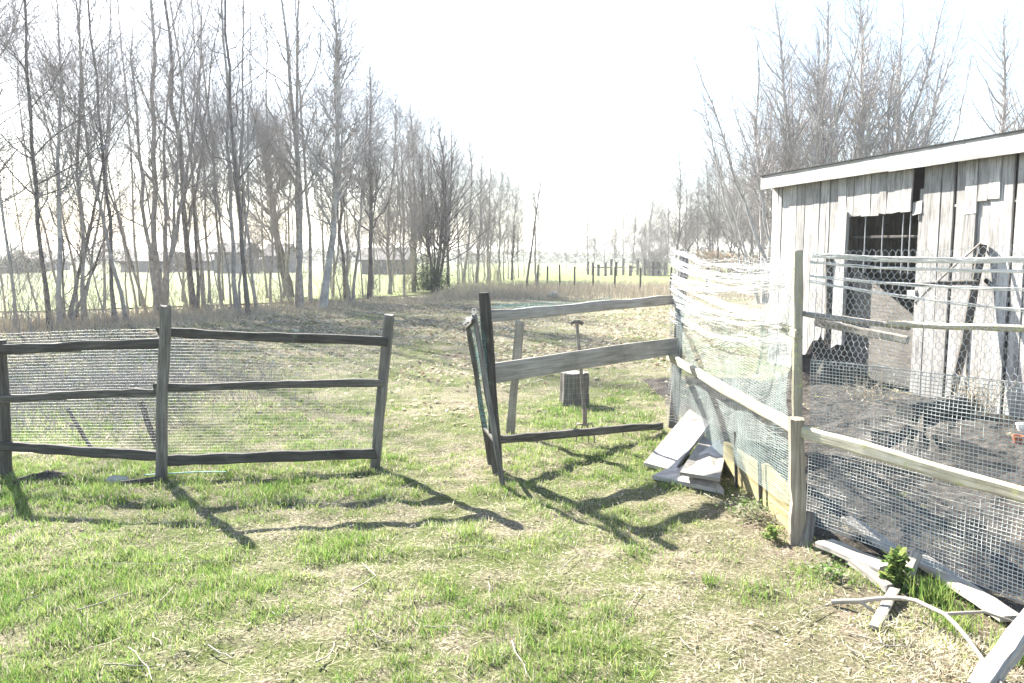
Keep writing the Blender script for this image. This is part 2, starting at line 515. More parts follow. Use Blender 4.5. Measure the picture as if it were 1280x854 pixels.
keep = rng.random(len(x)) < np.clip((g - 0.20) * 3.2, 0.16, 1) * np.clip(0.30 + (clump - 0.42) * 3.0, 0.08, 1)
x, y, g, clump = x[keep], y[keep], g[keep], clump[keep]
n = len(x)
h = (0.016 + 0.05 * np.clip(g - .3, 0, .5) * (0.4 + 1.6 * clump)) * rng.uniform(.55, 1.5, n) * 1.25
w = rng.uniform(.0025, .005, n) * np.clip(y / 4.5, .8, 1.8)
r = rng.random(n)
mt = np.where(r < np.clip(1.35 - 1.5 * g, .3, .85), np.where(rng.random(n) < .5, 2, 1), 0)
parts.append(blades(x, y, h, w, np.abs(rng.normal(.5, .35, n)), mt))
# lying straw
x, y = scatter(170000, 2.5, 12, 1.0)
keep = rng.random(len(x)) < np.clip(1.05 - grass_density(x, y) * 1.5, .08, 1)
x, y = x[keep], y[keep]; n = len(x)
parts.append(blades(x, y, rng.uniform(.03, .10, n), rng.uniform(.002, .0042, n), rng.uniform(2.5, 14, n), np.full(n, 2)))
# beyond the fence
x, y = scatter(190000, 9.0, 24.0, 1.1)
g = grass_density(x, y)
keep = rng.random(len(x)) < np.clip((g - .22) * 2.2, .10, .9)
x, y, g = x[keep], y[keep], g[keep]; n = len(x)
mt = np.where(rng.random(n) < .62, np.where(rng.random(n) < .6, 2, 1), 0)
parts.append(blades(x, y, rng.uniform(.025, .07, n), rng.uniform(.006, .014, n), np.abs(rng.normal(.7, .6, n)), mt, False))
grass_sheet('grass', 'short patchy spring grass mixed with dry straw across the yard', parts, ['grass', 'grass_y', 'straw'])

# coarse tufts, each tuft many blades: same sheet kind but longer
parts = []
tx, ty = scatter(1100, 2.6, 9.5, 0.9)
k = grass_density(tx, ty) > 0.36
tx, ty = tx[k], ty[k]
for cx, cy in zip(tx, ty):
    n = int(rng.integers(30, 90)); rad = rng.uniform(.03, .10)
    x = cx + rng.normal(0, rad, n); y = cy + rng.normal(0, rad, n)
    hh = rng.uniform(.035, .085) * rng.uniform(.6, 1.2, n)
    parts.append(blades(x, y, hh, rng.uniform(.0025, .005, n), np.abs(rng.normal(.5, .3, n)), np.where(rng.random(n) < .18, 1, 0)))
grass_sheet('grass_tufts', 'longer bright green grass tufts standing out of the short turf', parts, ['grass', 'grass_y', 'straw'])

# fallen leaves and chips
def litter(name, label, x, y, size, mats, cat='leaves'):
    n = len(x)
    z = gz(x, y) + rng.uniform(.004, .02, n)
    a = rng.random(n) * 6.283
    nx = rng.normal(0, .35, (n, 2))
    u = np.stack([np.cos(a), np.sin(a), nx[:, 0]], -1) * size[:, None]
    v = np.stack([-np.sin(a), np.cos(a), nx[:, 1]], -1) * (size * rng.uniform(.4, .8, n))[:, None]
    c = np.stack([x, y, z], -1)
    V = np.stack([c - u, c + v, c + u, c - v], 1).reshape(-1, 3)
    F = np.arange(n * 4).reshape(-1, 4)
    me = mesh_np(name, V, F, False, rng.integers(0, len(mats), n))
    for k in mats: me.materials.append(M[k])
    ob = bpy.data.objects.new(name, me); col.objects.link(ob)
    return tag(ob, label, cat, kind='stuff')
x1, y1 = scatter(16000, 2.6, 9, .9)
k = rng.random(16000) < np.clip(1.1 - 1.6 * grass_density(x1, y1), .05, 1)
x1, y1 = x1[k], y1[k]
x2, y2 = scatter(60000, 7, 28, .9)
k = (rng.random(len(x2)) < np.clip(.25 + (y2 - 8) / 10, .2, 1) * np.clip(vnoise(x2, y2, 1.2, 31) * 2 - .3, .1, 1))
x2, y2 = x2[k], y2[k]
X, Y = np.concatenate([x1, x2]), np.concatenate([y1, y2])
sz = np.concatenate([rng.uniform(.004, .011, len(x1)), rng.uniform(.0020, .0042, len(x2)) * np.minimum(y2, 14)])
litter('leaf_litter', 'scattered brown dead leaves and chips lying on the ground', X, Y, sz, ['litter', 'straw', 'straw', 'litter'])

# ================================================================== NETS
def net_mesh(name, S, nu, nv, r, jit=0.0, seed=0, vert=.6):
    """square mesh: S(u,v) arrays -> points; strands both ways"""
    rg = np.random.default_rng(seed)
    U, W = np.meshgrid(np.linspace(0, 1, nu), np.linspace(0, 1, nv), indexing='ij')
    P = S(U, W)
    P = P + rg.normal(0, jit, P.shape)
    Q = P.transpose(1, 0, 2)          # u runs along the fence
    P = P[:, np.unique(np.append(np.arange(0, nv, 3), nv - 1))]; Q = Q[:, np.unique(np.append(np.arange(0, nu, 3), nu - 1))]
    parts = [tubes(P, np.full(P.shape[:2], r * vert), 3), tubes(Q, np.full(Q.shape[:2], r), 3)]
    V, F = join(parts)
    return mesh_np(name, V, F, False)
def hex_mesh(name, S, L, H, cell, r, seed=0):
    """chicken wire: zigzag wires meeting in pairs"""
    rg = np.random.default_rng(seed)
    c = cell / 2
    nx = int(L / c); nz = int(H / (cell * .42))
    lines = []
    k = np.arange(nz + 1)
    for i in range(nx + 1):
        sg = np.where((k // 2) % 2 == 0, 1, -1) * (1 if i % 2 == 0 else -1)
        lines.append(S(np.clip((i * c + sg * c * .47) / L, 0, 1.01), k / nz))
    P = np.array(lines) + rg.normal(0, .0015, (len(lines), nz + 1, 3))
    V, F = tubes(P, np.full(P.shape[:2], r), 3)
    return mesh_np(name, V, F, False)
def quad_surface(bl, br, tl, tr, wave=0.02, seed=0, sag=0.0):
    bl, br, tl, tr = [np.array(p, float) for p in (bl, br, tl, tr)]
    e = np.cross(br - bl, tl - bl); e /= np.linalg.norm(e)
    rg = np.random.default_rng(seed); ph = rng.random(6) * 6.28
    def S(u, v):
        u = np.asarray(u, float)[..., None]; v = np.asarray(v, float)[..., None]
        u, v = np.broadcast_arrays(u, v)
        p = (bl * (1 - u) + br * u) * (1 - v) + (tl * (1 - u) + tr * u) * v
        o = np.sin(u * 7 + v * 3 + ph[0]) + .6 * np.sin(u * 15 - v * 6 + ph[1]) + .5 * np.sin(v * 11 + u * 4 + ph[2])
        p = p + e * o * wave * .5
        p[..., 2] -= (sag * 4 * u * (1 - u) * v)[..., 0]
        p[..., 2] += (np.sin(u * 9 + ph[3]) * .4 * wave * v)[..., 0]
        return p
    return S

# ================================================================== LEFT RAIL FENCE
fa = gp(4, 588); fb = gp(205, 594); fc = gp(468, 584)
FA = empty('rail_fence', fb, 'low fence of dark rough rails on three posts with fine wire netting', 'fence')
def post_px(name, bx, by, tx, ty, w, mat, parent, sink=0.25, **kw):
    b = gp(bx, by); t = at(tx, ty, b.y)
    d = (t - b).normalized()
    return beam(name, b - d * sink, t, w, w * .95, mat, parent, **kw)
post_px('post', 8, 590, 2, 425, .085, 'rail', FA, round_=True, wob=.008)
post_px('post', 203, 598, 207, 383, .085, 'post', FA, round_=True, wob=.008, chip=.012, taper=.92)
post_px('post', 468, 585, 485, 394, .075, 'post', FA, wob=.006, chip=.008)
def rail_px(x0, y0, Y0, x1, y1, Y1, h, parent, mat='rail', dy=-.06, w=.05, name='rail', **kw):
    return beam(name, at(x0, y0, Y0 + dy), at(x1, y1, Y1 + dy), w, h, mat, parent, **kw)
Ya, Yb, Yc = fa.y, fb.y, fc.y
kw = dict(seg=14, wob=.0045, rnd=.13, chip=.02)
rail_px(-60, 440, Ya, 203, 429, Yb, .07, FA, **kw)
rail_px(-20, 499, Ya, 199, 493, Yb, .055, FA, **kw)
rail_px(-20, 556, Ya, 197, 567, Yb, .07, FA, **kw)
rail_px(198, 415, Yb, 484, 427, Yc, .065, FA, **kw)
rail_px(195, 484, Yb, 480, 481, Yc, .055, FA, **kw)
rail_px(204, 576, Yb, 470, 570, Yc, .075, FA, **kw)
S = quad_surface(at(-40, 566, Ya + .04), at(203, 566, Yb + .06), at(-40, 418, Ya + .04), at(203, 411, Yb + .06), 0.006, 1)
put('netting', net_mesh('netting', S, 96, 44, .00048, .0006, 1, 1.1), 'wire', FA)
S = quad_surface(at(204, 570, Yb + .06), at(472, 566, Yc + .05), at(204, 424, Yb + .06), at(480, 430, Yc + .05), 0.006, 2)
put('netting', net_mesh('netting', S, 104, 40, .0007, .0006, 2, 1.0), 'wire', FA)

# stakes leaning behind that netting
def lean_stake(x0, y0, x1, y1, w, label, mat='rail', dY=.25, Y=None):
    b = gp(x0, y0)
    t = at(x1, y1, b.y + dY)
    d = (t - b).normalized()
    return tag(beam('wooden_stake', b - d * .12, t, w, w * .6, mat, None, wob=.006, chip=.012), label, 'stake')
lean_stake(116, 566, 86, 512, .03, 'short thin stake leaning behind the netting, away from the posts', 'rail')
lean_stake(197, 560, 176, 503, .045, 'short thick stake leaning behind the netting against the middle post', 'rail', .1)

# ================================================================== GATE SECTION
dB = gp(622, 588); eB = gp(843, 532)
GA = empty('gate_fence', dB, 'fence section with a wide grey board between two thinner rails beside the gateway', 'fence')
post_px('post', 622, 590, 604, 366, .085, 'rail', GA, round_=True, wob=.005)
Yd, Ye = dB.y, eB.y
rail_px(612, 395, Yd, 843, 376, Ye, .085, GA, seg=10, wob=.006, rnd=.1, mat='board', dy=-.05)
beam('board', at(609, 468, Yd - .07), at(846, 433, Ye - .09), .028, .155, 'board', GA, seg=8, wob=.002, rnd=.03, chip=.006)
rail_px(622, 550, Yd, 826, 534, Ye - .25, .06, GA, dy=-.03, **kw)
S = quad_surface(at(616, 394, Yd + .06), at(765, 386, Yd + 1.1), at(616, 378, Yd + .06), at(765, 371, Yd + 1.1), .03, 3, .03)
put('netting', net_mesh('netting', S, 60, 9, .0016, .004, 3), 'net_teal', GA, None)
S = quad_surface(at(618, 545, Yd + .06), at(842, 530, Ye + .03), at(616, 392, Yd + .06), at(846, 375, Ye + .03), .01, 4)
put('netting', net_mesh('netting', S, 50, 24, .0006, .002, 4), 'wire', GA)

# opened narrow gate leaf
l0 = gp(613, 579); l1 = gp(629, 606)
LE = empty('gate_leaf', l1, 'narrow folded-back gate leaf of two crooked poles wrapped in teal netting', 'gate')
lt0 = at(584, 402, l0.y + .02); lt1 = at(592, 394, l1.y + .16)
beam('pole', l0 - Vector((0, 0, .03)), lt0, .04, .035, 'rail', LE, round_=True, wob=.006, seg=9)
beam('pole', l1 - Vector((0, 0, .03)), lt1, .042, .036, 'post', LE, round_=True, wob=.006, seg=9, chip=.01)
beam('crosspiece', lt0 + Vector((0, .02, -.05)), lt1 + Vector((0, -.03, -.04)), .03, .03, 'rail', LE, seg=3)
beam('crosspiece', l0.lerp(lt0, .25), l1.lerp(lt1, .25), .025, .025, 'rail', LE, seg=3)
S = quad_surface(l0.lerp(lt0, .25), l1.lerp(lt1, .3) + Vector((.02, 0, 0)), lt0 + Vector((.01, 0, .0)), lt1 + Vector((.03, 0, .0)), .025, 5)
put('netting', net_mesh('netting', S, 20, 60, .0009, .004, 5), 'net_teal', LE)
S = quad_surface(lt0 + Vector((-.02, .0, -.03)), lt1 + Vector((.03, 0, -.04)), lt0 + Vector((.01, 0, .02)), lt1 + Vector((.03, 0, .025)), .04, 6)
put('net_fold', net_mesh('netting', S, 20, 8, .0015, .008, 6), 'net_white', LE)

# plank, fork and log behind the gate section
b = gp(637, 541); t = at(650, 402, b.y - .1)
tag(beam('wooden_plank', b - Vector((0, 0, .1)), t, .075, .02, 'board', None, ref=Vector((0, 1, 0)), wob=.004, rnd=.1, chip=.02, taper=1.1), 'narrow upright plank stuck in the ground behind the gateway post', 'plank')
fk = gp(735, 552)
FK = empty('garden_fork', fk, 'old garden fork standing upright in the grass behind the bottom rail', 'garden fork')
ftop = at(721, 404, fk.y + .1)
neck = fk + Vector((-.03, 0, .17))
stick('shaft', [neck, neck.lerp(ftop, .5) + Vector((.004, 0, 0)), ftop], .018, .016, 'post', FK, 8)
stick('grip', [ftop + Vector((-.055, 0, -.005)), ftop + Vector((-.02, 0, .014)), ftop + Vector((.02, 0, .014)), ftop + Vector((.055, 0, -.01))], .017, .017, 'post', FK, 8)
stick('socket', [neck + Vector((0, 0, -.03)), neck + Vector((0, 0, .12))], .02, .022, 'iron', FK, 8)
for q in (-1.5, -.5, .5, 1.5):
    ox = q * .052
    stick('tine', [neck + Vector((0, 0, -.02)), neck + Vector((ox * .8, 0, -.01)), neck + Vector((ox, 0, -.05)), fk + Vector((ox * 1.0 - .02, -.02, -.05))], .009, .006, 'iron', FK, 6)

def log_stump(name, loc, rad, hgt, label):
    rg = random.Random(5)
    V, F = [], []
    n = 20
    prof = [rg.uniform(.92, 1.06) for _ in range(n)]
    for s, (zz, k) in enumerate([(-.06, 1.05), (.03, 1.04), (hgt * .4, .98), (hgt * .75, 1.0), (hgt * .97, .97), (hgt, .93)]):
        for i in range(n):
            a = 2 * math.pi * i / n
            V.append((math.cos(a) * rad * k * prof[i], math.sin(a) * rad * k * prof[i], zz + (rg.uniform(-.006, .006) if s > 3 else 0)))
    for s in range(5):
        for i in range(n):
            j = (i + 1) % n
            F.append((s * n + i, s * n + j, s * n + n + j, s * n + n + i))
    o = put(name, mesh_py(name, V, F + [tuple(reversed(range(n)))]), 'post', None, Matrix.Translation(loc))
    tag(o, label, 'log')
    top = mesh_py('cut_face', [V[5 * n + i] for i in range(n)] + [(0, 0, hgt + .004)], [(i, (i + 1) % n, n) for i in range(n)])
    put('cut_face', top, 'board', o, Matrix.Translation(loc))
    return o
log_stump('chopping_log', gp(718, 504), .155, .345, 'upright grey chopping log behind the wide board')

# ================================================================== RIGHT NETTED FENCE
fB = gp(997, 676)                       # low post at the bend
rE = gp(1278, 772); rdir = (rE - fB).normalized()
RZ = fB + rdir * 2.2                    # runs on past the frame
NF = empty('netted_fence', fB, 'tall patched fence of green mesh, chicken wire and white net on pale poles', 'fence')
Yf = fB.y
e_top = at(856, 312, Ye)
beam('post', eB + Vector((-.02, 0, -.25)), e_top, .10, .09, 'post', NF, round_=True, wob=.008, seg=9)
f2 = fB + Vector((.035, .12, 0)); f2t = at(997, 314, f2.y)
beam('post', f2 + Vector((.02, .02, -.25)), f2t, .048, .045, 'pale', NF, seg=9, wob=.003, chip=.01)
beam('post', fB + Vector((0, 0, -.25)), at(998, 524, Yf), .092, .092, 'pole_brown', NF, round_=True, wob=.007, seg=10, rnd=.1, chip=.008)
beam('post', RZ + Vector((0, 0, -.25)), RZ + Vector((.03, .05, 1.55)), .08, .08, 'post', NF, round_=True)
# stub beside the low post
beam('stub', gp(1014, 690) + Vector((0, .1, -.1)), at(1012, 640, Yf + .02), .085, .07, 'post', NF, round_=True, seg=4)
# poles of the E-F bay
pl = dict(seg=12, wob=.005, rnd=.09, chip=.012)
beam('pole', at(846, 355, Ye - .10), at(1000, 420, Yf + .10), .05, .055, 'pale', NF, **pl)
beam('pole', at(836, 446, Ye - .10), at(990, 534, Yf + .02), .045, .07, 'pale', NF, **pl)
# poles past the bend
def on_r(px):
    """distance along the second bay for a photo column"""
    u = (px - 640) / 1000
    s = (u * fB.y - fB.x) / (rdir.x - u * rdir.y)
    return (fB + rdir * s).y
beam('pole', at(1003, 539, Yf - .01), at(1420, 655, on_r(1420) - .06), .045, .068, 'pale', NF, **pl)
beam('pole', at(1004, 392, Yf + .13), at(1140, 409, on_r(1140) + .13), .03, .032, 'scrap', NF, round_=True, **pl)
beam('pole', at(1110, 405, on_r(1110) + .10), at(1420, 411, on_r(1420) + .1), .035, .035, 'pale', NF, round_=True, **pl)
beam('pole', at(1020, 402, Yf + .17), at(1135, 425, on_r(1135) + .16), .03, .045, 'scrap', NF, seg=8, wob=.006)
# mossy boards on edge at the foot of the E-F bay
def face_board(name, pts, thick, mat, parent, nrm):
    a = [Vector(p) for p in pts]; b = [p + nrm * thick for p in a]
    n = len(a)
    V = a + b
    F = [tuple(range(n)), tuple(reversed(range(n, 2 * n)))] + [(i, i + n, (i + 1) % n + n, (i + 1) % n) for i in range(n)]
    o = V[0].copy()
    # grain along the first edge: rotate into a frame whose Z is that edge
    fr = frame_z(a[0], a[1])
    inv = fr.inverted()
    me = mesh_py(name, [inv @ v for v in V], F)
    bm = bmesh.new(); bm.from_mesh(me); bmesh.ops.recalc_face_normals(bm, faces=bm.faces); bm.to_mesh(me); bm.free()
    return put(name, me, mat, parent, fr)
nE = Vector((1, 0.03, 0))
def efx(y):
    """x of the E-F bay line at distance y"""
    t = (y - fB.y) / (eB.y - fB.y)
    return fB.x + (eB.x - fB.x) * t
def efp(y, z): return Vector((efx(y) + .03, y, z))
face_board('board', [efp(6.0, -.05), efp(5.1, -.05), efp(5.1, .24), efp(6.0, .20)], .03, 'mossy', NF, nE)
face_board('board', [efp(5.09, -.05), efp(4.50, -.05), efp(4.50, .22), efp(5.09, .27)], .03, 'mossy', NF, nE)
stick('stake', [efp(5.55, -.05) + Vector((-.03, 0, 0)), efp(5.62, .36) + Vector((-.03, 0, 0))], .012, .01, 'rail', NF)
stick('stake', [efp(5.02, -.05) + Vector((-.03, 0, 0)), efp(5.10, .34) + Vector((-.03, 0, 0))], .014, .012, 'rail', NF)
# green mesh of the E-F bay
X = Vector((-.035, 0, 0))
S = quad_surface(efp(4.52, .17) + X, efp(Ye, .12) + X, efp(4.55, 1.12) + X, efp(Ye, 1.28) + X, .045, 11)
put('mesh_netting', net_mesh('mesh_netting', S, 170, 66, .0015, .0012, 11), 'net_grey', NF)
# a second torn layer hanging loosely by the posts
S = quad_surface(efp(4.50, .50) + X * 2, efp(5.2, .40) + X * 2, efp(4.50, 1.55) + X * 2, efp(5.0, 1.2) + X * 2, .05, 12)
put('mesh_netting', net_mesh('mesh_netting', S, 22, 56, .0010, .004, 12), 'net_grey', NF)
S = quad_surface(efp(7.1, .10) + X * 2, efp(Ye + .02, .05) + X * 2, efp(7.3, 1.5) + X * 2, efp(Ye + .02, 1.66) + X * 2, .04, 13)
put('mesh_netting', net_mesh('mesh_netting', S, 26, 62, .0013, .003, 13), 'wire', NF)
# white net gathered in sagging ropes over the top
rg = np.random.default_rng(77)
ropes = []
zt = np.linspace(0, 1, 9)
for i, t in enumerate(zt):
    zE = 1.66 - .58 * t + rg.normal(0, .025); zF = 1.58 - .42 * t + rg.normal(0, .05)
    k = 40
    s = np.linspace(0, 1, k)
    yy = Ye + (4.62 - Ye) * s
    base = np.stack([[efx(v) for v in yy], yy, zE + (zF - zE) * s - (.05 + .05 * rg.random()) * 4 * s * (1 - s)], -1)
    base[:, 0] -= .06
    for q in range(11):
        ph = rg.random(4) * 6.28
        sp = .004 + .022 * rg.random() ** 3
        o = np.stack([np.sin(s * rg.uniform(5, 22) + ph[0]) * sp, np.zeros(k), np.sin(s * rg.uniform(5, 20) + ph[1]) * sp + (s - .5) * rg.normal(0, .04)], -1)
        ropes.append(base + o)
P = np.array(ropes)
V, F = tubes(P, np.full(P.shape[:2], .0017) * (0.5 + 1.0 * rg.random((len(P), 1))), 3)
put('gathered_net', mesh_np('gathered_net', V, F), 'net_white', NF)
S = quad_surface(efp(4.62, 1.02) + X * 1.5, efp(Ye, 1.04) + X * 1.5, efp(4.62, 1.60) + X * 1.5, efp(Ye, 1.68) + X * 1.5, .05, 14, .05)
put('white_netting', net_mesh('white_netting', S, 150, 36, .0005, .006, 14, .9), 'net_white', NF)
# bay past the bend: green mesh below, chicken wire above
up = Vector((0, 0, 1))
r0 = fB + Vector((.05, .03, 0)); r1 = fB + rdir * 2.15 + Vector((0, .03, 0))
S = quad_surface(r0 + up * .10, r1 + up * .03, r0 + up * 1.03, r1 + up * 1.06, .016, 15)
put('mesh_netting', net_mesh('mesh_netting', S, 104, 54, .0023, .0008, 15, .6), 'net_green', NF)
S = quad_surface(r0 + up * 1.0, r1 + up * 1.0, r0 + up * 1.62, r1 + up * 1.72, .03, 16)
put('chicken_wire', hex_mesh('chicken_wire', S, 2.1, .66, .034, .0012, 16), 'wire_bright', NF)
ropes = []
for zz, dz, nq, sp in ((1.615, .05, 16, .012), (1.575, .03, 5, .006), (1.50, .02, 5, .006), (1.47, -.10, 3, .006)):
    k = 40; s = np.linspace(0, 1, k)
    A, B = np.array(f2 + Vector((0, -.05, 0))), np.array(r1)
    base = A[None] * (1 - s[:, None]) + B[None] * s[:, None]
    base[:, 2] = zz + dz * s - .05 * 4 * s * (1 - s)
    for q in range(nq):
        ph = rg.random(2) * 6.28
        o = np.stack([np.zeros(k), np.sin(s * rg.uniform(8, 25) + ph[0]) * sp, np.sin(s * rg.uniform(8, 30) + ph[1]) * sp], -1)
        ropes.append(base + o)
P = np.array(ropes)
V, F = tubes(P, np.full(P.shape[:2], .0034), 3)
put('gathered_net', mesh_np('gathered_net', V, F), 'net_white', NF)
# top wire of the green mesh
a = r0 + up * 1.03; b2 = r1 + up * 1.06
stick('edge_wire', [a + (b2 - a) * t for t in np.linspace(0, 1, 9)], .0025, .0025, 'wire', NF, 4)

# ================================================================== SHED
WD = Vector((.259, -.966, 0)).normalized()          # along the wall, towards the camera
WN = Vector((-.966, -.259, 0)).normalized()         # outwards
W0 = Vector((3.94, 12.2, 0))                        # far corner
def wall_s(px):
    u = (px - 640) / 1000
    return (u * W0.y - W0.x) / (WD.x - u * WD.y)
def wall_pt(s, z, out=0.0): return W0 + WD * s + WN * out + Vector((0, 0, z))
def wall_z(px, py):
    s = wall_s(px); return at(px, py, (W0 + WD * s).y).z
SH = empty('wooden_shed', W0, 'weathered grey plank shed with a barred window behind the netted fence', 'shed')
SLEN = wall_s(1280) + 1.9
HT = 2.68
def plank(s0, s1, z0, z1, out=0.0, th=.024, mat='shed', name='plank', parent=None, warp=.004, skew=0.0):
    """board on the wall; local Z up, X along the wall"""
    rg = random.Random(int(s0 * 997 + z0 * 31 + out * 1e4))
    w = s1 - s0
    V, F = [], []
    segs = 4
    for k in range(segs + 1):
        t = k / segs
        dx = rg.uniform(-warp, warp); dyo = rg.uniform(-warp, warp)
        zz0 = t * (z1 - z0)
        for (a, b) in ((0, 0), (w, 0), (w, th), (0, th)):
            zj = rg.uniform(-.012, .012) if k in (0, segs) else 0
            V.append((a + dx + skew * t, b + dyo, zz0 + zj))
    for k in range(segs):
        for i in range(4):
            j = (i + 1) % 4
            F.append((k * 4 + i, k * 4 + j, k * 4 + 4 + j, k * 4 + 4 + i))
    F += [(3, 2, 1, 0), (segs * 4, segs * 4 + 1, segs * 4 + 2, segs * 4 + 3)]
    me = mesh_py(name, V, F)
    bm = bmesh.new(); bm.from_mesh(me); bmesh.ops.recalc_face_normals(bm, faces=bm.faces); bm.to_mesh(me); bm.free()
    fr = Matrix((WD, WN, Vector((0, 0, 1)))).transposed().to_4x4()
    fr.translation = wall_pt(s0, z0, out)
    return put(name, me, mat, parent or SH, fr)
# full-height planks left of the opening
xs = [963, 970, 975.5, 985, 994, 1003.5, 1013, 1022, 1030, 1035, 1047.5]
for i in range(len(xs) - 1):
    s0, s1 = wall_s(xs[i]), wall_s(xs[i + 1])
    gap = .03 if i in (1, 8) else random.uniform(.004, .012)
    plank(s0 + gap * .5, s1 - gap * .5, .0, HT, random.uniform(0, .012), skew=random.uniform(-.008, .008))
# right of the opening; the dark gaps stay open
xs = [1150, 1159, 1172, 1187, 1190.5, 1203, 1218, 1234, 1247, 1262, 1266, 1281, 1298, 1318, 1342, 1370, 1402, 1440, 1485]
for i in range(len(xs) - 1):
    if i in (3, 9): continue
    s0, s1 = wall_s(xs[i]), wall_s(xs[i + 1])
    gap = random.uniform(.004, .014)
    plank(s0 + gap * .5, s1 - gap * .5, .0, HT, random.uniform(0, .012), skew=random.uniform(-.01, .01))
# short planks above the window
zt = wall_z(1095, 268)
xs = [1047, 1057, 1066, 1076, 1087, 1098, 1107, 1116.5, 1125, 1138]
for i in range(len(xs) - 1):
    plank(wall_s(xs[i]) + .004, wall_s(xs[i + 1]) - .004, zt + random.uniform(-.01, .01), HT - .02, .028 + random.uniform(0, .008))
# piece beside the dark slot, and overlaid short planks to the right
plank(wall_s(1138.5), wall_s(1149.5), wall_z(1144, 268), wall_z(1144, 252), .015)
for a, b, py, ol in ((1203, 1217.5, 268, .02), (1219, 1231, 252, .024), (1231.5, 1246, 250, .03)):
    plank(wall_s(a), wall_s(b), wall_z(a, py), HT - .01, ol)
plank(wall_s(1201), wall_s(1217), .2, wall_z(1209, 269), .02)
# jambs, lintel batten, sill, bars
JB = plank(wall_s(1047), wall_s(1060), 0.0, zt + .06, .03, .05, 'fascia', 'jamb')
plank(wall_s(1143), wall_s(1150), 0.0, HT - .3, -.03, .03, 'shed', 'jamb')
plank(wall_s(1047), wall_s(1150), zt, zt + .08, -.06, .05, 'inner', 'lintel')
for px in (1076, 1097.5, 1122.5, 1131.5):
    s = wall_s(px)
    p0, p1 = wall_pt(s, zt - .72, -.02), wall_pt(s, zt + .04, -.02)
    stick('window_bar', [p0, p1], .0085, .0085, 'steel', SH)
beam('window_rail', wall_pt(wall_s(1056), zt - .27, -.05), wall_pt(wall_s(1149), zt - .30, -.05), .03, .03, 'inner', SH, seg=4)
# leaning grey panel in the lower half of the opening
a, b_, c_ = wall_pt(wall_s(1052), .05, -.06), wall_pt(wall_s(1147), .05, -.06), wall_pt(wall_s(1146), wall_z(1146, 402), -.06)
d_ = wall_pt(wall_s(1054), wall_z(1054, 328), -.06)
face_board('hatch_panel', [a, b_, c_, d_], .02, 'post', SH, -WN)
plank(wall_s(1138), wall_s(1148), wall_z(1142, 373), wall_z(1142, 362), .005, .05, 'fascia', 'latch_block')
# other walls and roof
DEP = 2.6
def other_wall(p, q, h0, h1):
    n = max(2, int((q - p).length / .16))
    d = (q - p) / n
    nr = Vector((-d.y, d.x, 0)).normalized()
    for i in range(n):
        t0 = i / n; t1 = (i + 1) / n
        a0 = p + d * i + d * .01; a1 = p + d * (i + 1) - d * .01
        ha = h0 + (h1 - h0) * t0; hb = h0 + (h1 - h0) * t1
        face_board('plank', [a0, a0 + Vector((0, 0, ha)), a1 + Vector((0, 0, hb)), a1], .022, 'shed', SH, nr)
cA, cB = wall_pt(0.03, 0, -.03), wall_pt(0.03, 0, -DEP)
cC, cD = wall_pt(SLEN - .05, 0, -DEP), wall_pt(SLEN - .05, 0, -.03)
other_wall(cA, cB, HT - .02, HT - .32)
other_wall(cB, cC, HT - .32, HT - .32)
other_wall(cC, cD, HT - .32, HT - .02)
OV = .15
def slab_box(name, c4, th, mat, parent=None):
    a = [Vector(p) for p in c4]; b = [p + Vector((0, 0, th)) for p in a]
    F = [(3, 2, 1, 0), (4, 5, 6, 7), (0, 1, 5, 4), (1, 2, 6, 5), (2, 3, 7, 6), (3, 0, 4, 7)]
    me = mesh_py(name, a + b, F)
    bm = bmesh.new(); bm.from_mesh(me); bmesh.ops.recalc_face_normals(bm, faces=bm.faces); bm.to_mesh(me); bm.free()
    return put(name, me, mat, parent or SH)
RF = slab_box('roof', [wall_pt(-.08, HT + .03, OV - .003), wall_pt(SLEN + .15, HT + .03, OV - .003), wall_pt(SLEN + .15, HT - .28, -DEP - .15), wall_pt(-.08, HT - .28, -DEP - .15)], .08, 'inner')
FT = slab_box('roof_felt', [wall_pt(-.10, HT + .135, OV + .045), wall_pt(SLEN + .17, HT + .135, OV + .045), wall_pt(SLEN + .17, HT - .195, -DEP - .18), wall_pt(-.10, HT - .195, -DEP - .18)], .012, 'felt', RF)
sj = wall_s(1118)
beam('fascia', wall_pt(-.09, HT + .035, OV + .012), wall_pt(sj - .004, HT + .035, OV + .012), .026, .20, 'fascia', SH, seg=8, wob=.002, rnd=.02)
beam('fascia', wall_pt(sj + .004, HT + .03, OV + .016), wall_pt(SLEN + .15, HT + .03, OV + .016), .026, .205, 'fascia', SH, seg=8, wob=.002, rnd=.02)

# cross-shaped post with sticks in front of the shed wall
cs = wall_s(1226) ; cp = wall_pt(cs, 0, .32)
CF = empty('clothes_post', cp, 'crooked post with a cross stick and slanting struts against the shed wall', 'post')
ct = at(1228, 306, cp.y)
beam('post', cp + Vector((0, 0, -.1)), ct, .09, .08, 'rail', CF, round_=True, seg=9, wob=.008)
stick('cross_stick', [at(1136, 357, cp.y + .35), at(1180, 354, cp.y + .15), at(1224, 353, cp.y - .05)], .022, .026, 'rail', CF)
stick('strut', [at(1144, 378, cp.y + .30), at(1190, 335, cp.y + .1), at(1226, 304, cp.y - .04)], .011, .010, 'stick', CF)
stick('strut', [at(1232, 312, cp.y - .02), at(1256, 346, cp.y - .02), at(1280, 375, cp.y - .02)], .010, .012, 'rail', CF)
stick('strut', [at(1232, 350, cp.y - .05), at(1256, 374, cp.y + .0), at(1272, 396, cp.y + .05)], .024, .02, 'rail', CF)
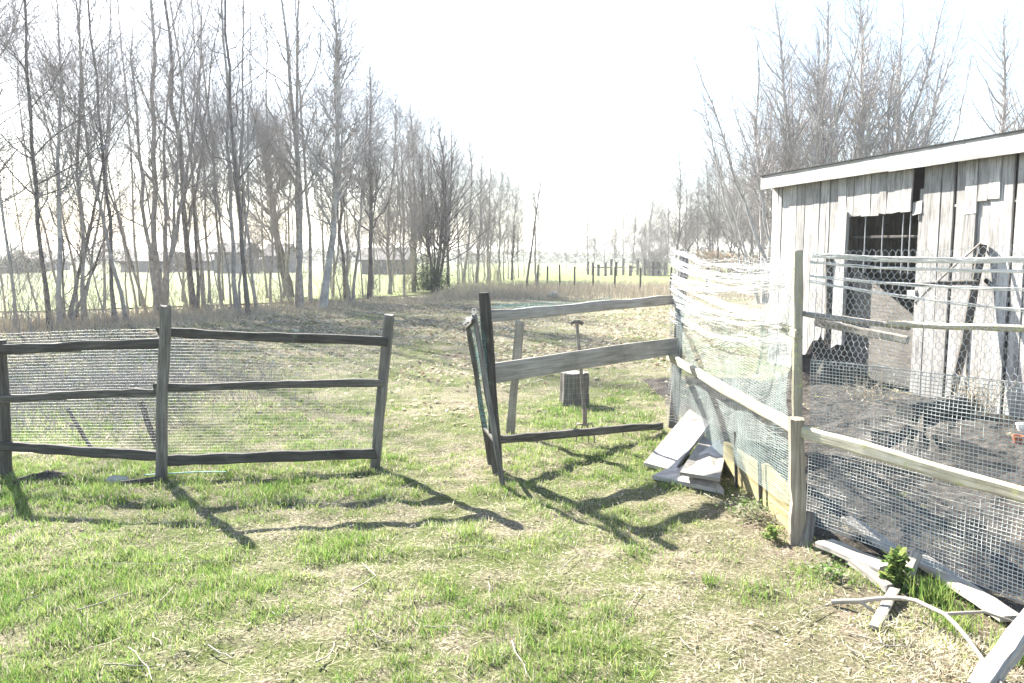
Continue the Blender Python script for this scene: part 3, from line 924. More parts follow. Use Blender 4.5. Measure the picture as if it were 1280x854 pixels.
# standing posts on the pen side by the jamb
pj = wall_pt(wall_s(1036), 0, .35)
pj = at(1038, 400, pj.y); pj.z = 0
tag(beam('wooden_post', pj + Vector((0, 0, -.15)), at(1037, 318, pj.y), .085, .07, 'post', None, seg=7), 'square upright post before the shed, beside the pale window jamb', 'post')

# ================================================================== THINGS INSIDE THE PEN
def heap(name, loc, rx, ry, h, mat, label, cat, seed, n=22, rough=.25):
    rgn = np.random.default_rng(seed)
    V = [(0, 0, h)]; F = []
    rings = 7
    for r_ in range(1, rings + 1):
        t = r_ / rings
        for i in range(n):
            a = 2 * math.pi * i / n
            k = t * (1 + rgn.normal(0, .05))
            V.append((math.cos(a) * rx * k, math.sin(a) * ry * k, h * (math.cos(t * math.pi) * .5 + .5) * (1 + rgn.normal(0, rough)) - .03 * t - (.05 if r_ == rings else 0)))
    for i in range(n): F.append((0, 1 + i, 1 + (i + 1) % n))
    for r_ in range(rings - 1):
        for i in range(n):
            a = 1 + r_ * n + i; b = 1 + r_ * n + (i + 1) % n
            F.append((a, a + n, b + n, b))
    return tag(put(name, mesh_py(name, V, F), mat, None, Matrix.Translation(loc)), label, cat)
heap('soil_heap', Vector((3.3, 6.3, 0)), .9, 1.0, .2, 'soil', 'dark broad mound of dug soil inside the netted pen', 'soil', 3)
heap('shade_hump', wall_pt(wall_s(1075), 0, .45), .75, .55, .42, 'soil', 'dark compost against the shed, added for the shade below the window', 'hump', 9)  # added mound, its dark colour stands in for shadowed ground at the wall
heap('molehill', gp(62, 598), .42, .24, .045, 'soil', 'low dark molehill of clods at the foot of the rail fence', 'soil', 4, rough=.2)
# old log lying in the pen
b = gp(1130, 528); c = gp(1212, 520)
tag(beam('fallen_log', b + Vector((0, 0, .10)), c + Vector((0, 0, .12)), .2, .2, 'inner', None, round_=True, seg=7), 'dark fallen log lying on the soil inside the pen', 'log')
def stalks(name, loc, n, h, spread, mat, label, cat, seed, r=.003, bend=.5, kind=None):
    rgn = np.random.default_rng(seed)
    b = np.stack([rgn.normal(0, spread * .45, n), rgn.normal(0, spread * .45, n), np.full(n, -.02)], -1)
    a = rgn.random(n) * 6.283; l = rgn.uniform(.5, 1.1, n) * h; k = np.abs(rgn.normal(0, bend, n))
    d = np.stack([np.cos(a) * k, np.sin(a) * k, np.ones(n)], -1); d /= np.linalg.norm(d, axis=1, keepdims=True)
    s = np.linspace(0, 1, 4)[None, :, None]
    P = b[:, None] + d[:, None] * l[:, None, None] * s + np.stack([np.cos(a) * k, np.sin(a) * k, -k], -1)[:, None] * (s ** 2) * l[:, None, None] * .3
    P += rgn.normal(0, .006, P.shape)
    V, F = tubes(P, np.linspace(1, .4, 4)[None] * r * rgn.uniform(.6, 1.3, (n, 1)), 3)
    V[:, 2] = np.maximum(V[:, 2], -.03)
    o = put(name, mesh_np(name, V, F), mat, None, Matrix.Translation(loc))
    return tag(o, label, cat, None, kind)
stalks('dry_stalk_clump', gp(1222, 522), 90, .55, .18, 'dry', 'clump of dry upright stalks by the shed wall inside the pen', 'dry plants', 5, .005, .35)
stalks('dry_stalk_clump', gp(1085, 500), 90, .35, .3, 'dry', 'wide straggling patch of dry stalks in front of the shed opening', 'dry plants', 6, .0035, .8)
stalks('dry_stalk_clump', gp(1195, 712) + Vector((.1, .15, 0)), 120, .22, .16, 'dry', 'pale tangle of dry grass between the mesh and the scrap planks', 'dry plants', 8, .002, .6)
# clay pot and white tub glimpsed through the mesh
def pot(name, loc, r, h, mat, label):
    n = 18; V, F = [], []
    for (k, z) in ((.75, 0), (.95, h * .8), (1.06, h * .8), (1.06, h), (.92, h), (.70, h * .1)):
        for i in range(n):
            a = 2 * math.pi * i / n; V.append((math.cos(a) * r * k, math.sin(a) * r * k, z))
    for s in range(5):
        for i in range(n):
            j = (i + 1) % n; F.append((s * n + i, s * n + j, s * n + n + j, s * n + n + i))
    F.append(tuple(reversed(range(n)))); F.append(tuple(range(5 * n, 6 * n)))
    return tag(put(name, mesh_py(name, V, F), mat, None, Matrix.Translation(loc)), label, 'pot')
p_ = gp(1272, 556); pot('flower_pot', p_ + Vector((0, 0, float(gz(p_.x, p_.y)) + .0)), .045, .09, 'brick_red', 'small orange clay pot on the soil behind the mesh')
p_ = gp(1278, 545) + Vector((.08, .1, 0)); pot('tub', p_, .07, .09, 'net_white', 'white plastic tub on the soil behind the mesh')

# ================================================================== SLABS AGAINST THE CORNER POST
def sheet(name, corners, th, mat, label, cat='slab'):
    a = [Vector(p) for p in corners]
    nrm = (a[1] - a[0]).cross(a[3] - a[0]).normalized()
    if nrm.z < 0: nrm = -nrm
    o = face_board(name, a, th, mat, None, -nrm)
    return tag(o, label, cat)
s1 = [gp(805, 578, .03), gp(842, 588, .02), at(888, 528, 6.75), at(862, 511, 6.95)]
sheet('cement_sheet', s1, .03, 'slab', 'largest pale sheet leaning on the corner post, topmost of the slab pile')
s2 = [gp(812, 592, .02), gp(850, 598, .02), at(905, 553, 6.3), at(868, 545, 6.45)]
sheet('cement_sheet', [gp(842, 590, .03), gp(866, 598, .04), at(904, 580, 5.95), at(900, 549, 6.35)], .03, 'slab', 'tilted pale slab with a shadow across it in the pile by the corner post')
sheet('cement_sheet', [gp(815, 594, .015), gp(905, 613, .02), gp(898, 602, .05), gp(842, 583, .03)], .03, 'slab', 'flat pale slab on the grass, lowest of the slab pile')
sheet('cement_sheet', [gp(850, 590, .10), gp(900, 598, .12), at(908, 560, 6.5), at(878, 545, 6.6)], .025, 'board', 'darker board tucked beneath the leaning sheets by the corner post', 'board')

# ================================================================== SCRAP WOOD BELOW THE MESH, RIGHT
def flat_plank(name, p0, p1, w, h, mat, label, z0=.03, z1=.03, cat='plank', **kw):
    a, b = gp(*p0), gp(*p1)
    a.z = z0; b.z = z1
    return tag(beam(name, a, b, w, h, mat, None, seg=8, wob=.0018, rnd=.03, chip=.012, **kw), label, cat)
flat_plank('scrap_plank', (1030, 690), (1108, 722), .13, .035, 'scrap', 'broad pale plank lying by the low bend post', .05, .04)
flat_plank('scrap_plank', (1056, 675), (1128, 708), .09, .03, 'scrap', 'bleached plank resting on the broad one beside the mesh', .13, .05)
flat_plank('scrap_plank', (1148, 712), (1262, 782), .11, .03, 'scrap', 'long bleached plank lying along the foot of the mesh', .06, .03)
a = gp(1128, 738); b = at(1146, 692, a.y + .12)
tag(beam('scrap_stake', a + Vector((-.02, 0, -.02)), b, .05, .04, 'scrap', None, chip=.01), 'short pale stake poking up out of the green weeds', 'stake')
flat_plank('scrap_board', (1093, 790), (1118, 745), .045, .02, 'scrap', 'short white batten lying flat under the bent branch', .02, .035)
flat_plank('scrap_board', (1062, 706), (1112, 744), .05, .045, 'board', 'grey rotting batten below the broad pale plank', .03, .03)
a = gp(1222, 862, 0); b = at(1300, 752, 3.05)
tag(beam('scrap_post', a + Vector((-.03, -.05, .02)), b, .075, .06, 'scrap', None, chip=.01), 'square pale timber propped up slantwise over the scrap planks', 'timber')
pts = [gp(1040, 752, .02), gp(1075, 750, .05), gp(1110, 747, .07), gp(1145, 752, .09), gp(1180, 768, .10), gp(1210, 795, .10), gp(1235, 828, .08), gp(1255, 862, .05)]
pts = [p + Vector((random.uniform(-.008, .008), random.uniform(-.008, .008), random.uniform(-.008, .008))) for k in range(len(pts) - 1) for p in (pts[k], pts[k].lerp(pts[k + 1], .5))] + [pts[-1]]
tag(stick('bent_branch', pts, .012, .007, 'stick', None, 7, [[pts[8], gp(1230, 765, .10), gp(1290, 785, .06)], [pts[2], gp(1100, 770, .0)]]), 'curved bare branch arching over the scrap planks', 'branch')
# weeds
def leafy(name, loc, n, rx, h, size, mats, label, seed):
    rgn = np.random.default_rng(seed)
    p = np.stack([rgn.normal(0, rx * .5, n), rgn.normal(0, rx * .5, n), rgn.random(n) ** 1.2 * h], -1)
    p[:, :2] *= (1 - .4 * p[:, 2:3] / h)
    a = rgn.random(n) * 6.283; tilt = rgn.normal(.2, .5, n); sz = size * rgn.uniform(.5, 1.2, n)
    u = np.stack([np.cos(a) * np.cos(tilt), np.sin(a) * np.cos(tilt), np.sin(tilt)], -1) * sz[:, None]
    v = np.stack([-np.sin(a), np.cos(a), rgn.normal(0, .3, n)], -1) * (sz * .42)[:, None]
    V = np.stack([p, p + u * .5 + v, p + u, p + u * .5 - v], 1).reshape(-1, 3)
    V[:, 2] = np.maximum(V[:, 2], -.01)
    me = mesh_np(name, V, np.arange(4 * n).reshape(-1, 4), False, rgn.integers(0, len(mats), n))
    for k in mats: me.materials.append(M[k])
    o = put(name, me, None, None, Matrix.Translation(loc))
    return tag(o, label, 'weed', None, None if n == 320 else 'stuff')
leafy('leafy_weed', gp(1118, 735), 320, .06, .17, .045, ['leaf', 'leaf', 'grass_y'], 'bright green leafy weed growing beside the pale stake', 61)
leafy('leafy_weed', gp(1035, 722), 200, .12, .08, .025, ['leaf', 'leaf_grey'], 'small dull green weed at the end of the broad pale plank', 62)
leafy('leafy_weed', gp(935, 643), 420, .16, .09, .022, ['leaf_grey', 'leaf_grey', 'leaf'], 'low greyish weed patch at the foot of the mossy boards', 63)
leafy('leafy_weed', gp(965, 672), 160, .07, .07, .028, ['leaf', 'grass_y'], 'small yellow-green weed in front of the mossy boards', 64)
def tall_grass(name, loc, n, rx, h, label, seed, mats=('grass', 'grass', 'grass_y')):
    rgn = np.random.default_rng(seed)
    x = rgn.normal(0, rx, n); y = rgn.normal(0, rx, n)
    hh = h * rgn.uniform(.5, 1.1, n)
    global rng
    save = rng; rng = rgn
    V, F, m = blades(x, y, hh, rgn.uniform(.003, .006, n), np.abs(rgn.normal(.35, .25, n)) * (1 if h > .1 else 6), rgn.integers(0, 3, n))
    rng = save
    V[:, 2] -= V[:, 2].min()
    me = mesh_np(name, V, F, False, m)
    for k in mats: me.materials.append(M[k])
    return tag(put(name, me, None, None, Matrix.Translation(Vector(loc) + Vector((0, 0, -.012)))), label, 'grass tuft')
tall_grass('tall_grass_tuft', gp(1165, 752), 260, .055, .14, 'tall bright green grass tuft inside the curve of the bent branch', 71)
tall_grass('tall_grass_tuft', gp(1195, 785), 170, .05, .11, 'smaller green grass tuft between the bent branch and the long plank', 72)
tall_grass('tall_grass_tuft', gp(1272, 825), 160, .04, .14, 'green grass tuft under the propped square timber', 73)
tall_grass('dry_grass_mat', gp(1150, 800), 1500, .16, .055, 'matted dry grass bank below the bent branch', 74, ('straw', 'straw', 'grass_y'))
tall_grass('dry_grass_mat', gp(1215, 835), 900, .11, .06, 'matted dry grass at the foot of the propped square timber', 75, ('straw', 'straw', 'litter'))

rgn = np.random.default_rng(88)
n = 1500
cx = rgn.normal(-4.6, .9, n); cy = rgn.uniform(7.0, 10.5, n)
h_ = rgn.uniform(.1, .6, n) * (.3 + vnoise(cx, cy, 1.2, 35))
dd = np.stack([rgn.normal(0, .5, n), rgn.normal(0, .5, n), np.ones(n)], -1)
P = np.stack([cx, cy, np.full(n, -.03)], -1)[:, None] + dd[:, None] * h_[:, None, None] * np.linspace(0, 1, 3)[None, :, None] + rgn.normal(0, .008, (n, 3, 3))
V, F = tubes(P, np.full((n, 3), .0028) * rgn.uniform(.5, 1.3, (n, 1)), 3)
tag(put('dead_weeds', mesh_np('dead_weeds', V, F), 'twig'), 'grey tangle of dead weeds behind the end bay of the rail fence', 'weeds', kind='stuff')
# small things by the left fence
def stone(name, loc, s, label, seed, mat='stone'):
    bm = bmesh.new(); bmesh.ops.create_icosphere(bm, subdivisions=2, radius=1)
    rg_ = random.Random(seed)
    for v in bm.verts:
        k = 1 + rg_.uniform(-.14, .14)
        v.co = Vector((v.co.x * s[0] * k, v.co.y * s[1] * k, v.co.z * s[2] * k))
    me = bpy.data.meshes.new(name); bm.to_mesh(me); bm.free()
    return tag(put(name, me, mat, None, Matrix.Translation(loc)), label, 'stone')
stone('flat_stone', gp(146, 600, .015), (.08, .05, .03), 'flat pale stone on the grass by the middle fence post', 3)
tw = gp(165, 600, .02)
tag(stick('fallen_stake', [gp(150, 604, .02), gp(205, 598, .03)], .018, .02, 'rail', None), 'dark stake lying on the grass across the middle post foot', 'stake')
tag(stick('twine', [gp(180, 594, .035), gp(210, 592, .035), gp(245, 590, .035), gp(283, 590, .03)], .004, .004, 'net_teal', None, 4), 'taut teal twine near the ground by the middle fence post', 'twine')

# twigs on the turf
tg = [((395, 640), (440, 622), (500, 612)), ((430, 632), (470, 628), (520, 606)), ((370, 628), (410, 632), (430, 634)),
      ((130, 706), (210, 708), (295, 704)), ((200, 752), (213, 738), (220, 730)), ((440, 745), (470, 722), (452, 705)), ((130, 835), (165, 838), (190, 836)),
      ((395, 836), (412, 822), (418, 805)), ((515, 772), (525, 782), (522, 790)), ((530, 782), (560, 786), (585, 792)), ((455, 790), (470, 798), (488, 803)),
      ((96, 764), (130, 752), (165, 743)), ((610, 728), (611, 740), (612, 752)), ((160, 810), (175, 830), (190, 854)), ((260, 808), (275, 816), (290, 822)),
      ((850, 800), (862, 812), (870, 820)), ((700, 712), (730, 690), (742, 688)), ((1060, 800), (1110, 815), (1160, 812)), ((880, 618), (910, 630), (912, 632)), ((990, 790), (1010, 770), (1040, 760)),
      ((340, 770), (352, 776), (372, 766)), ((20, 752), (60, 742), (80, 740)), ((560, 690), (600, 685), (640, 690)), ((780, 770), (800, 742), (805, 738)), ((640, 800), (655, 830), (665, 850))]
wh = {0: 'long pale twig with a crook lying in the shadow by the gateway', 1: 'thin pale twig crossing the long one by the gateway', 17: 'thin dark twig in the dry grass below the bent branch', 18: 'short twig lying by the slab pile', 3: 'long straight straw-thin twig lying on the turf before the rail fence'}
for i, pts_ in enumerate(tg):
    ps = []
    for (a_, b_) in pts_:
        q = gp(a_, b_); q.z = float(gz(q.x, q.y)) + .022; ps.append(q)
    mid = [ps[0], ps[0].lerp(ps[1], .5) + Vector((random.uniform(-.012, .012), random.uniform(-.012, .012), 0)), ps[1], ps[1].lerp(ps[2], .5) + Vector((random.uniform(-.012, .012), random.uniform(-.012, .012), .005)), ps[2]]
    r_ = random.uniform(.002, .004)
    o = stick('twig', mid, r_, r_ * .6, 'stick', None, 5)
    if i in wh: tag(o, wh[i], 'twig')
    else: tag(o, 'small bleached twig lying loose on the open turf', 'twig', 'twigs scattered on the turf')

rt = random.Random(404)
for i in range(46):
    d_ = rt.uniform(2.8, 7.5); x_ = rt.uniform(-.62, .5) * d_
    L_ = rt.uniform(.06, .22); a_ = rt.uniform(0, 6.28); q = []
    for k in range(4):
        xx, yy = x_ + math.cos(a_) * L_ * k / 3, d_ + math.sin(a_) * L_ * k / 3
        q.append(Vector((xx, yy, float(gz(xx, yy)) + .018))); a_ += rt.uniform(-.45, .45)
    r_ = rt.uniform(.0018, .0036)
    tag(stick('twig', q, r_, r_ * .5, 'stick' if i % 3 else 'dry', None, 4), 'small bleached twig lying loose on the open turf', 'twig', 'twigs scattered on the turf')

# ================================================================== TREES
def grow(rg, P, Rr, n, t0, t1, length, ang, k, lift, jit, rk=.55, rmin=.004, tip=.35, weight=None):
    m, kk, _ = P.shape
    L = np.linalg.norm(np.diff(P, axis=1), axis=2).sum(1)
    w = L if weight is None else weight
    idx = rg.choice(m, n, p=w / w.sum())
    t = t0 + (t1 - t0) * rg.random(n)
    f = t * (kk - 1); i = np.minimum(f.astype(int), kk - 2); fr = (f - i)[:, None]
    pos = P[idx, i] * (1 - fr) + P[idx, i + 1] * fr
    T = P[idx, i + 1] - P[idx, i]; T /= np.linalg.norm(T, axis=1, keepdims=True) + 1e-9
    rad = Rr[idx, i] * (1 - fr[:, 0]) + Rr[idx, i + 1] * fr[:, 0]
    q = rg.normal(size=(n, 3)); q -= (q * T).sum(1, keepdims=True) * T; q /= np.linalg.norm(q, axis=1, keepdims=True) + 1e-9
    a = rg.uniform(ang[0], ang[1], n)[:, None]
    D = np.cos(a) * T + np.sin(a) * q
    l = length(t, L[idx], rg.random(n))
    s = np.linspace(0, 1, k)[None, :, None]
    C = pos[:, None] + D[:, None] * l[:, None, None] * s
    C[:, :, 2] += (s[:, :, 0] ** 2) * lift * l[:, None]
    if jit:
        jj = rg.normal(0, jit, (n, k, 3)) * l[:, None, None]; jj[:, 0] = 0
        C += np.cumsum(jj, 1) * .5
    r0 = np.maximum(rad * rk, rmin)
    RR = r0[:, None] * np.linspace(1, tip, k)[None]
    return C, RR
def make_tree(seed, base, top, r0, spread=1.0, dens=1.0, droop=False, first=.25, forks=0, bend=.0045, twig_r=.0030, splay=(.05, .2)):
    """-> trunk mesh, crown mesh in coordinates relative to base"""
    rg = np.random.default_rng(seed)
    H = np.linalg.norm(top - base)
    k = 14
    s = np.linspace(0, 1, k)
    d = (np.array(top) - np.array(base))
    def stem(b, tp, amp):
        p = b[None] * (1 - s[:, None]) + tp[None] * s[:, None]
        wv = np.cumsum(rg.normal(0, amp * H, (k, 3)), 0); wv -= wv[0]; wv -= s[:, None] * wv[-1] ; wv[:, 2] = 0
        bow = rg.normal(0, .014 * H, 3); bow[2] = 0
        return p + wv + bow * (4 * s * (1 - s))[:, None]
    st = [stem(np.zeros(3), d, bend)]
    rad = [r0 * (1 - s) ** .75 * .92 + r0 * .06]
    for f in range(forks):
        a = rg.random() * 6.283
        off = np.array([math.cos(a), math.sin(a), 0])
        st.append(stem(off * r0 * rg.uniform(1, 3), d * rg.uniform(.6, 1.0) + off * H * rg.uniform(*splay), bend))
        rad.append((r0 * (1 - s) ** .75 * .92 + r0 * .06) * rg.uniform(.45, .85))
    P0, R0 = np.array(st), np.array(rad)
    flare = 1 + .5 * np.exp(-s * 25); R0 = R0 * flare[None]
    P0[:, 0, 2] -= .3
    ANG = (.45, 1.05) if not droop else (.35, .8)
    n1 = int(24 * dens * (1 + .6 * forks))
    P1, R1 = grow(rg, P0, R0, n1, first, .97, lambda t, L, u: (spread * H * .26 * np.sqrt(np.clip(1.04 - t, 0, 1)) * (.4 + .8 * u) + .3), ANG, 7, .32 if not droop else .25, .07, .45, .008)
    n2 = int(120 * dens)
    P2, R2 = grow(rg, P1, R1, n2, .15, 1.0, lambda t, L, u: L * .42 * (.5 + .8 * u) * (1.2 - t * .6) + .12, (.4, .95), 4, .18 if not droop else -.05, .10, .6, .0055)
    P3, R3 = grow(rg, np.concatenate([P2]), R2, int(700 * dens), .1, 1.0, lambda t, L, u: L * .5 * (.5 + u) + .10, (.4, 1.0), 3, .10 if not droop else -.45, .12, .65, twig_r)
    Pt, Rt = grow(rg, P0, R0, int((60 if not droop else 170) * dens), .55 if droop else .7, 1.0, lambda t, L, u: .25 + (.5 if not droop else 1.1) * u, (.3, .8), 4, .2 if not droop else -.2, .1, .4, twig_r)
    P4, R4 = grow(rg, P3, R3, int(1350 * dens), .1, 1.0, lambda t, L, u: L * .55 * (.5 + u) + .08, (.4, 1.1), 2, .05 if not droop else -.5, .10, .75, twig_r * .85)
    tV, tF = join([tubes(P0, R0, 7), tubes(P1, R1, 5)])
    cV, cF = join([tubes(P2, R2, 3, rg), tubes(P3, R3, 3, rg), tubes(Pt, Rt, 3, rg), tubes(P4, R4, 3, rg)])
    return mesh_np('trunk', tV, tF, True), mesh_np('crown', cV, cF, False)
def add_tree(name, label, base, tm, cm, bark, twig, group=None, rot=0, sc=1.0):
    o = empty(name, base, label, 'tree', group)
    for nm, me, mt_ in (('trunk', tm, bark), ('crown', cm, twig)):
        if not me.materials: me.materials.append(M[mt_])
        c = bpy.data.objects.new(nm, me); c.parent = o; col.objects.link(c)
    o.rotation_euler[2] = rot; o.scale = (sc, sc, sc)
    return o
def tree_px(seed, bx, by, tx, ty, wpx, label, bark='bark', twig='twig', group=None, name='bare_tree', **kw):
    b = gp(bx, by)
    tp = at(tx, ty, b.y + random.uniform(-.8, .8))
    tm, cm = make_tree(seed, np.array(b), np.array(tp), wpx * .8 * b.y / 2000, **kw)
    return add_tree(name, label, b, tm, cm, bark, twig, group)
GR = 'bare trees along the field edge'
LB = 'slim bare tree in the long row along the field edge'
rows = [  # base x, base y, top x, top y, width px, forks
    (62, 412, 36, -60, 7, 0, 'bark_dark'), (104, 405, 100, -70, 6, 0, 'bark'), (145, 402, 106, -40, 6, 0, 'bark_dark'),
    (160, 404, 112, 40, 6, 0, 'bark'), (243, 388, 216, -30, 9, 0, 'bark_dark'), (255, 386, 205, -60, 5, 0, 'bark'),
    (278, 384, 246, 60, 5, 0, 'bark'), (297, 391, 274, -20, 7, 0, 'bark'), (311, 394, 288, -40, 7, 0, 'bark_dark'),
    (322, 388, 300, 20, 5, 0, 'bark'), (373, 384, 348, -20, 10, 0, 'bark'), (388, 382, 372, 10, 6, 0, 'bark'),
    (433, 376, 424, 60, 6, 0, 'bark_dark'), (441, 378, 460, 90, 5, 0, 'bark'), (461, 374, 462, 70, 8, 0, 'bark_dark'),
    (487, 369, 494, 110, 6, 0, 'bark'), (505, 371, 498, 125, 4, 0, 'bark'), (517, 366, 512, 120, 6, 0, 'bark'),
    (533, 362, 540, 140, 4, 0, 'bark'), (560, 359, 566, 150, 5, 0, 'bark_dark'), (578, 357, 585, 160, 5, 0, 'bark'), (596, 355, 604, 185, 5, 0, 'bark_dark'),
    (610, 354, 612, 195, 5, 0, 'bark'), (622, 352, 628, 215, 4, 0, 'bark'), (640, 351, 646, 235, 4, 0, 'bark_dark'), (415, 372, 420, 55, 4, 0, 'bark'), (338, 381, 330, 30, 4, 0, 'bark'),
    (228, 378, 232, 20, 4, 0, 'bark'), (176, 384, 160, 10, 4, 0, 'bark'), (20, 415, -6, -30, 5, 0, 'bark'), (130, 388, 140, 20, 4, 0, 'bark')]
for i, (bx, by, tx, ty, w_, fk_, bk) in enumerate(rows):
    zone = 'beside the many-stemmed tree' if bx < 265 else 'before the tallest pale trunk' if bx < 395 else 'between tallest trunk and broad tree' if bx < 545 else 'beyond the broad spreading tree'
    LB = ('dark' if bk == 'bark_dark' else 'grey') + '-barked slim tree of the field-edge row ' + zone
    tx += (tx - bx) * (.5 if bx < 420 else 0); ty = ty - (150 if bx < 330 else 60 if bx < 440 else 0)
    tree_px(300 + i, bx, by, tx, ty, w_, LB, bk, 'twig', GR, dens=.9 + .3 * (bx > 400), spread=.75 if bx < 330 else .9, first=.12 + .15 * random.random(), twig_r=.0026, forks=i % 3 == 1)
# trees that differ from the row
tree_px(401, 76, 408, 66, -60, 8, 'pale-barked birch at the near end of the tree row', 'bark_pale', 'twig', None, 'birch_tree', dens=.6, spread=.7)
tree_px(402, 85, 404, 134, 150, 7, 'dark forked sapling leaning right among the near trees of the row', 'bark_dark', 'twig', None, dens=.8, forks=2, spread=.8, first=.15)
tree_px(403, 198, 394, 172, -140, 10, 'many-stemmed tree fanning out from one stool behind the middle fence post', 'bark', 'twig', None, dens=1.1, forks=5, spread=.5)
tree_px(404, 402, 385, 414, -40, 12, 'tallest thick pale-grey trunk in the middle of the tree row', 'bark_pale', 'twig', None, dens=1.2, spread=.8)
tree_px(405, 362, 371, 306, 110, 12, 'thick dark trunk leaning left beside the tallest pale one', 'bark_dark', 'twig', None, dens=1.5, forks=1, spread=.9)
tree_px(406, 544, 366, 548, 148, 7, 'broad spreading tree with a fan-shaped crown at the row\'s middle', 'bark_dark', 'twig', None, dens=2.3, forks=4, spread=1.15, first=.2)
tree_px(407, 658, 362, 678, 205, 4, 'tall thin whip of a tree standing by the far wire fence', 'bark_dark', 'twig', None, dens=.35, spread=.35, first=.35)
tree_px(408, 671, 360, 668, 235, 4, 'shorter thin sapling standing by the far wire fence', 'bark', 'twig', None, dens=.35, spread=.35, first=.35)
# thin saplings between the trunks
rs = random.Random(31)
spt = [make_tree(460 + q, np.zeros(3), np.array([rs.uniform(-.9, .5), rs.uniform(-.3, .3), 7.0]), .032, spread=.8, dens=.6, first=.08, twig_r=.0026) for q in range(5)]
for i in range(34):
    px = 5 + 19 * i + rs.uniform(-9, 9)
    by = np.interp(px, [0, 300, 540, 660], [404, 384, 362, 352]) + rs.uniform(-4, 4)
    add_tree('sapling', 'thin bare sapling among the trunks of the field-edge row', gp(px, by), spt[i % 5][0], spt[i % 5][1], 'bark', 'twig', 'saplings of the field-edge row', rs.uniform(-.6, .6), rs.uniform(.6, 1.15))
# large limb reaching in from a tree just outside the frame
b = gp(-70, 412)
tm, cm = make_tree(420, np.array(b), np.array(at(-60, -80, b.y)), .13, spread=1.25, dens=1.6, first=.2)
add_tree('bare_tree', 'wide-limbed tree whose branches reach in over the near end of the row', b, tm, cm, 'bark', 'twig')
# background of the row: shared shapes
protos = []
for q in range(5):
    H_ = 9.5
    protos.append(make_tree(500 + q, np.zeros(3), np.array([random.uniform(-.4, .4), random.uniform(-.4, .4), H_]), .05, spread=.7, dens=.6, first=.2, twig_r=.0035))
rr = random.Random(9)
for i in range(28):
    t = i / 27
    X_ = -10.5 + 13.0 * t + rr.uniform(-.6, .6); Y_ = 28 + 40 * t ** 1.15 + rr.uniform(-2, 3)
    tm, cm = protos[i % 5]
    add_tree('bare_tree', 'slender bare tree in the second rank behind the field-edge row', (X_, Y_, 0), tm, cm, 'bark', 'twig', 'second rank of the tree row', rr.uniform(0, 6.28), rr.uniform(.75, 1.05) * (1.0 - .2 * t))
# birches behind the shed
bl = [(955, 302, 950, 60, 6, 28, 1.3), (987, 300, 968, 20, 8, 27, 1.5), (1027, 300, 1034, 5, 8, 30, 1.5), (1074, 300, 1076, -5, 9, 27, 1.7), (1100, 300, 1128, 22, 7, 29, 1.4), (1130, 300, 1112, 60, 5, 32, 1.0)]
for i, (bx, by, tx, ty, w_, Y_, dn) in enumerate(bl):
    b = at(bx, 380, Y_); b.z = 0
    tp = at(tx, ty - 25, Y_)
    tm, cm = make_tree(600 + i, np.array(b), np.array(tp), w_ * Y_ / 2000, spread=1.0, dens=dn * 1.25, droop=True, first=.35, forks=5, splay=(.08, .30))
    add_tree('birch_tree', 'tall fine-twigged birch in the group behind the shed roof', b, tm, cm, 'bark_pale' if i != 2 else 'bark', 'twig_pale', 'birches behind the shed')
b = at(1243, 380, 33); b.z = 0
tm, cm = make_tree(620, np.array(b), np.array(at(1256, 12, 33)), .13, spread=1.0, dens=2.0, droop=True, first=.35, forks=5, splay=(.08, .25))
add_tree('birch_tree', 'lone birch rising over the high end of the shed roof', b, tm, cm, 'bark', 'twig_pale')
# distant wood, right of centre
bp = [make_tree(640 + q, np.zeros(3), np.array([rr.uniform(-.5, .5), 0, 10.0]), .085, spread=1.0, dens=1.4, droop=(q % 2 == 0), first=.2, twig_r=.007) for q in range(5)]
far = [(733, 275, 92), (755, 272, 95), (742, 290, 110), (768, 282, 98), (790, 262, 86), (812, 258, 84), (826, 262, 90), (843, 212, 62), (856, 232, 66), (870, 238, 70), (884, 224, 64), (897, 212, 60),
       (910, 228, 62), (922, 205, 55), (935, 220, 58), (948, 215, 52), (778, 270, 100), (803, 275, 105), (834, 250, 80), (862, 255, 84), (890, 245, 80), (916, 240, 74), (942, 235, 70), (720, 292, 120), (708, 300, 130), (697, 304, 140), (960, 200, 48), (985, 210, 50), (1010, 215, 55)]
for i, (px, ty, Y_) in enumerate(far):
    b = at(px, 350, Y_); b.z = 0
    hgt = at(px, ty, Y_).z
    tm, cm = bp[i % 5]
    add_tree('far_tree', 'distant bare tree in the wood beyond the pasture', b, tm, cm, 'bark_dark', 'twig_far', 'trees of the distant wood', rr.uniform(0, 6.28), hgt / 8.8)

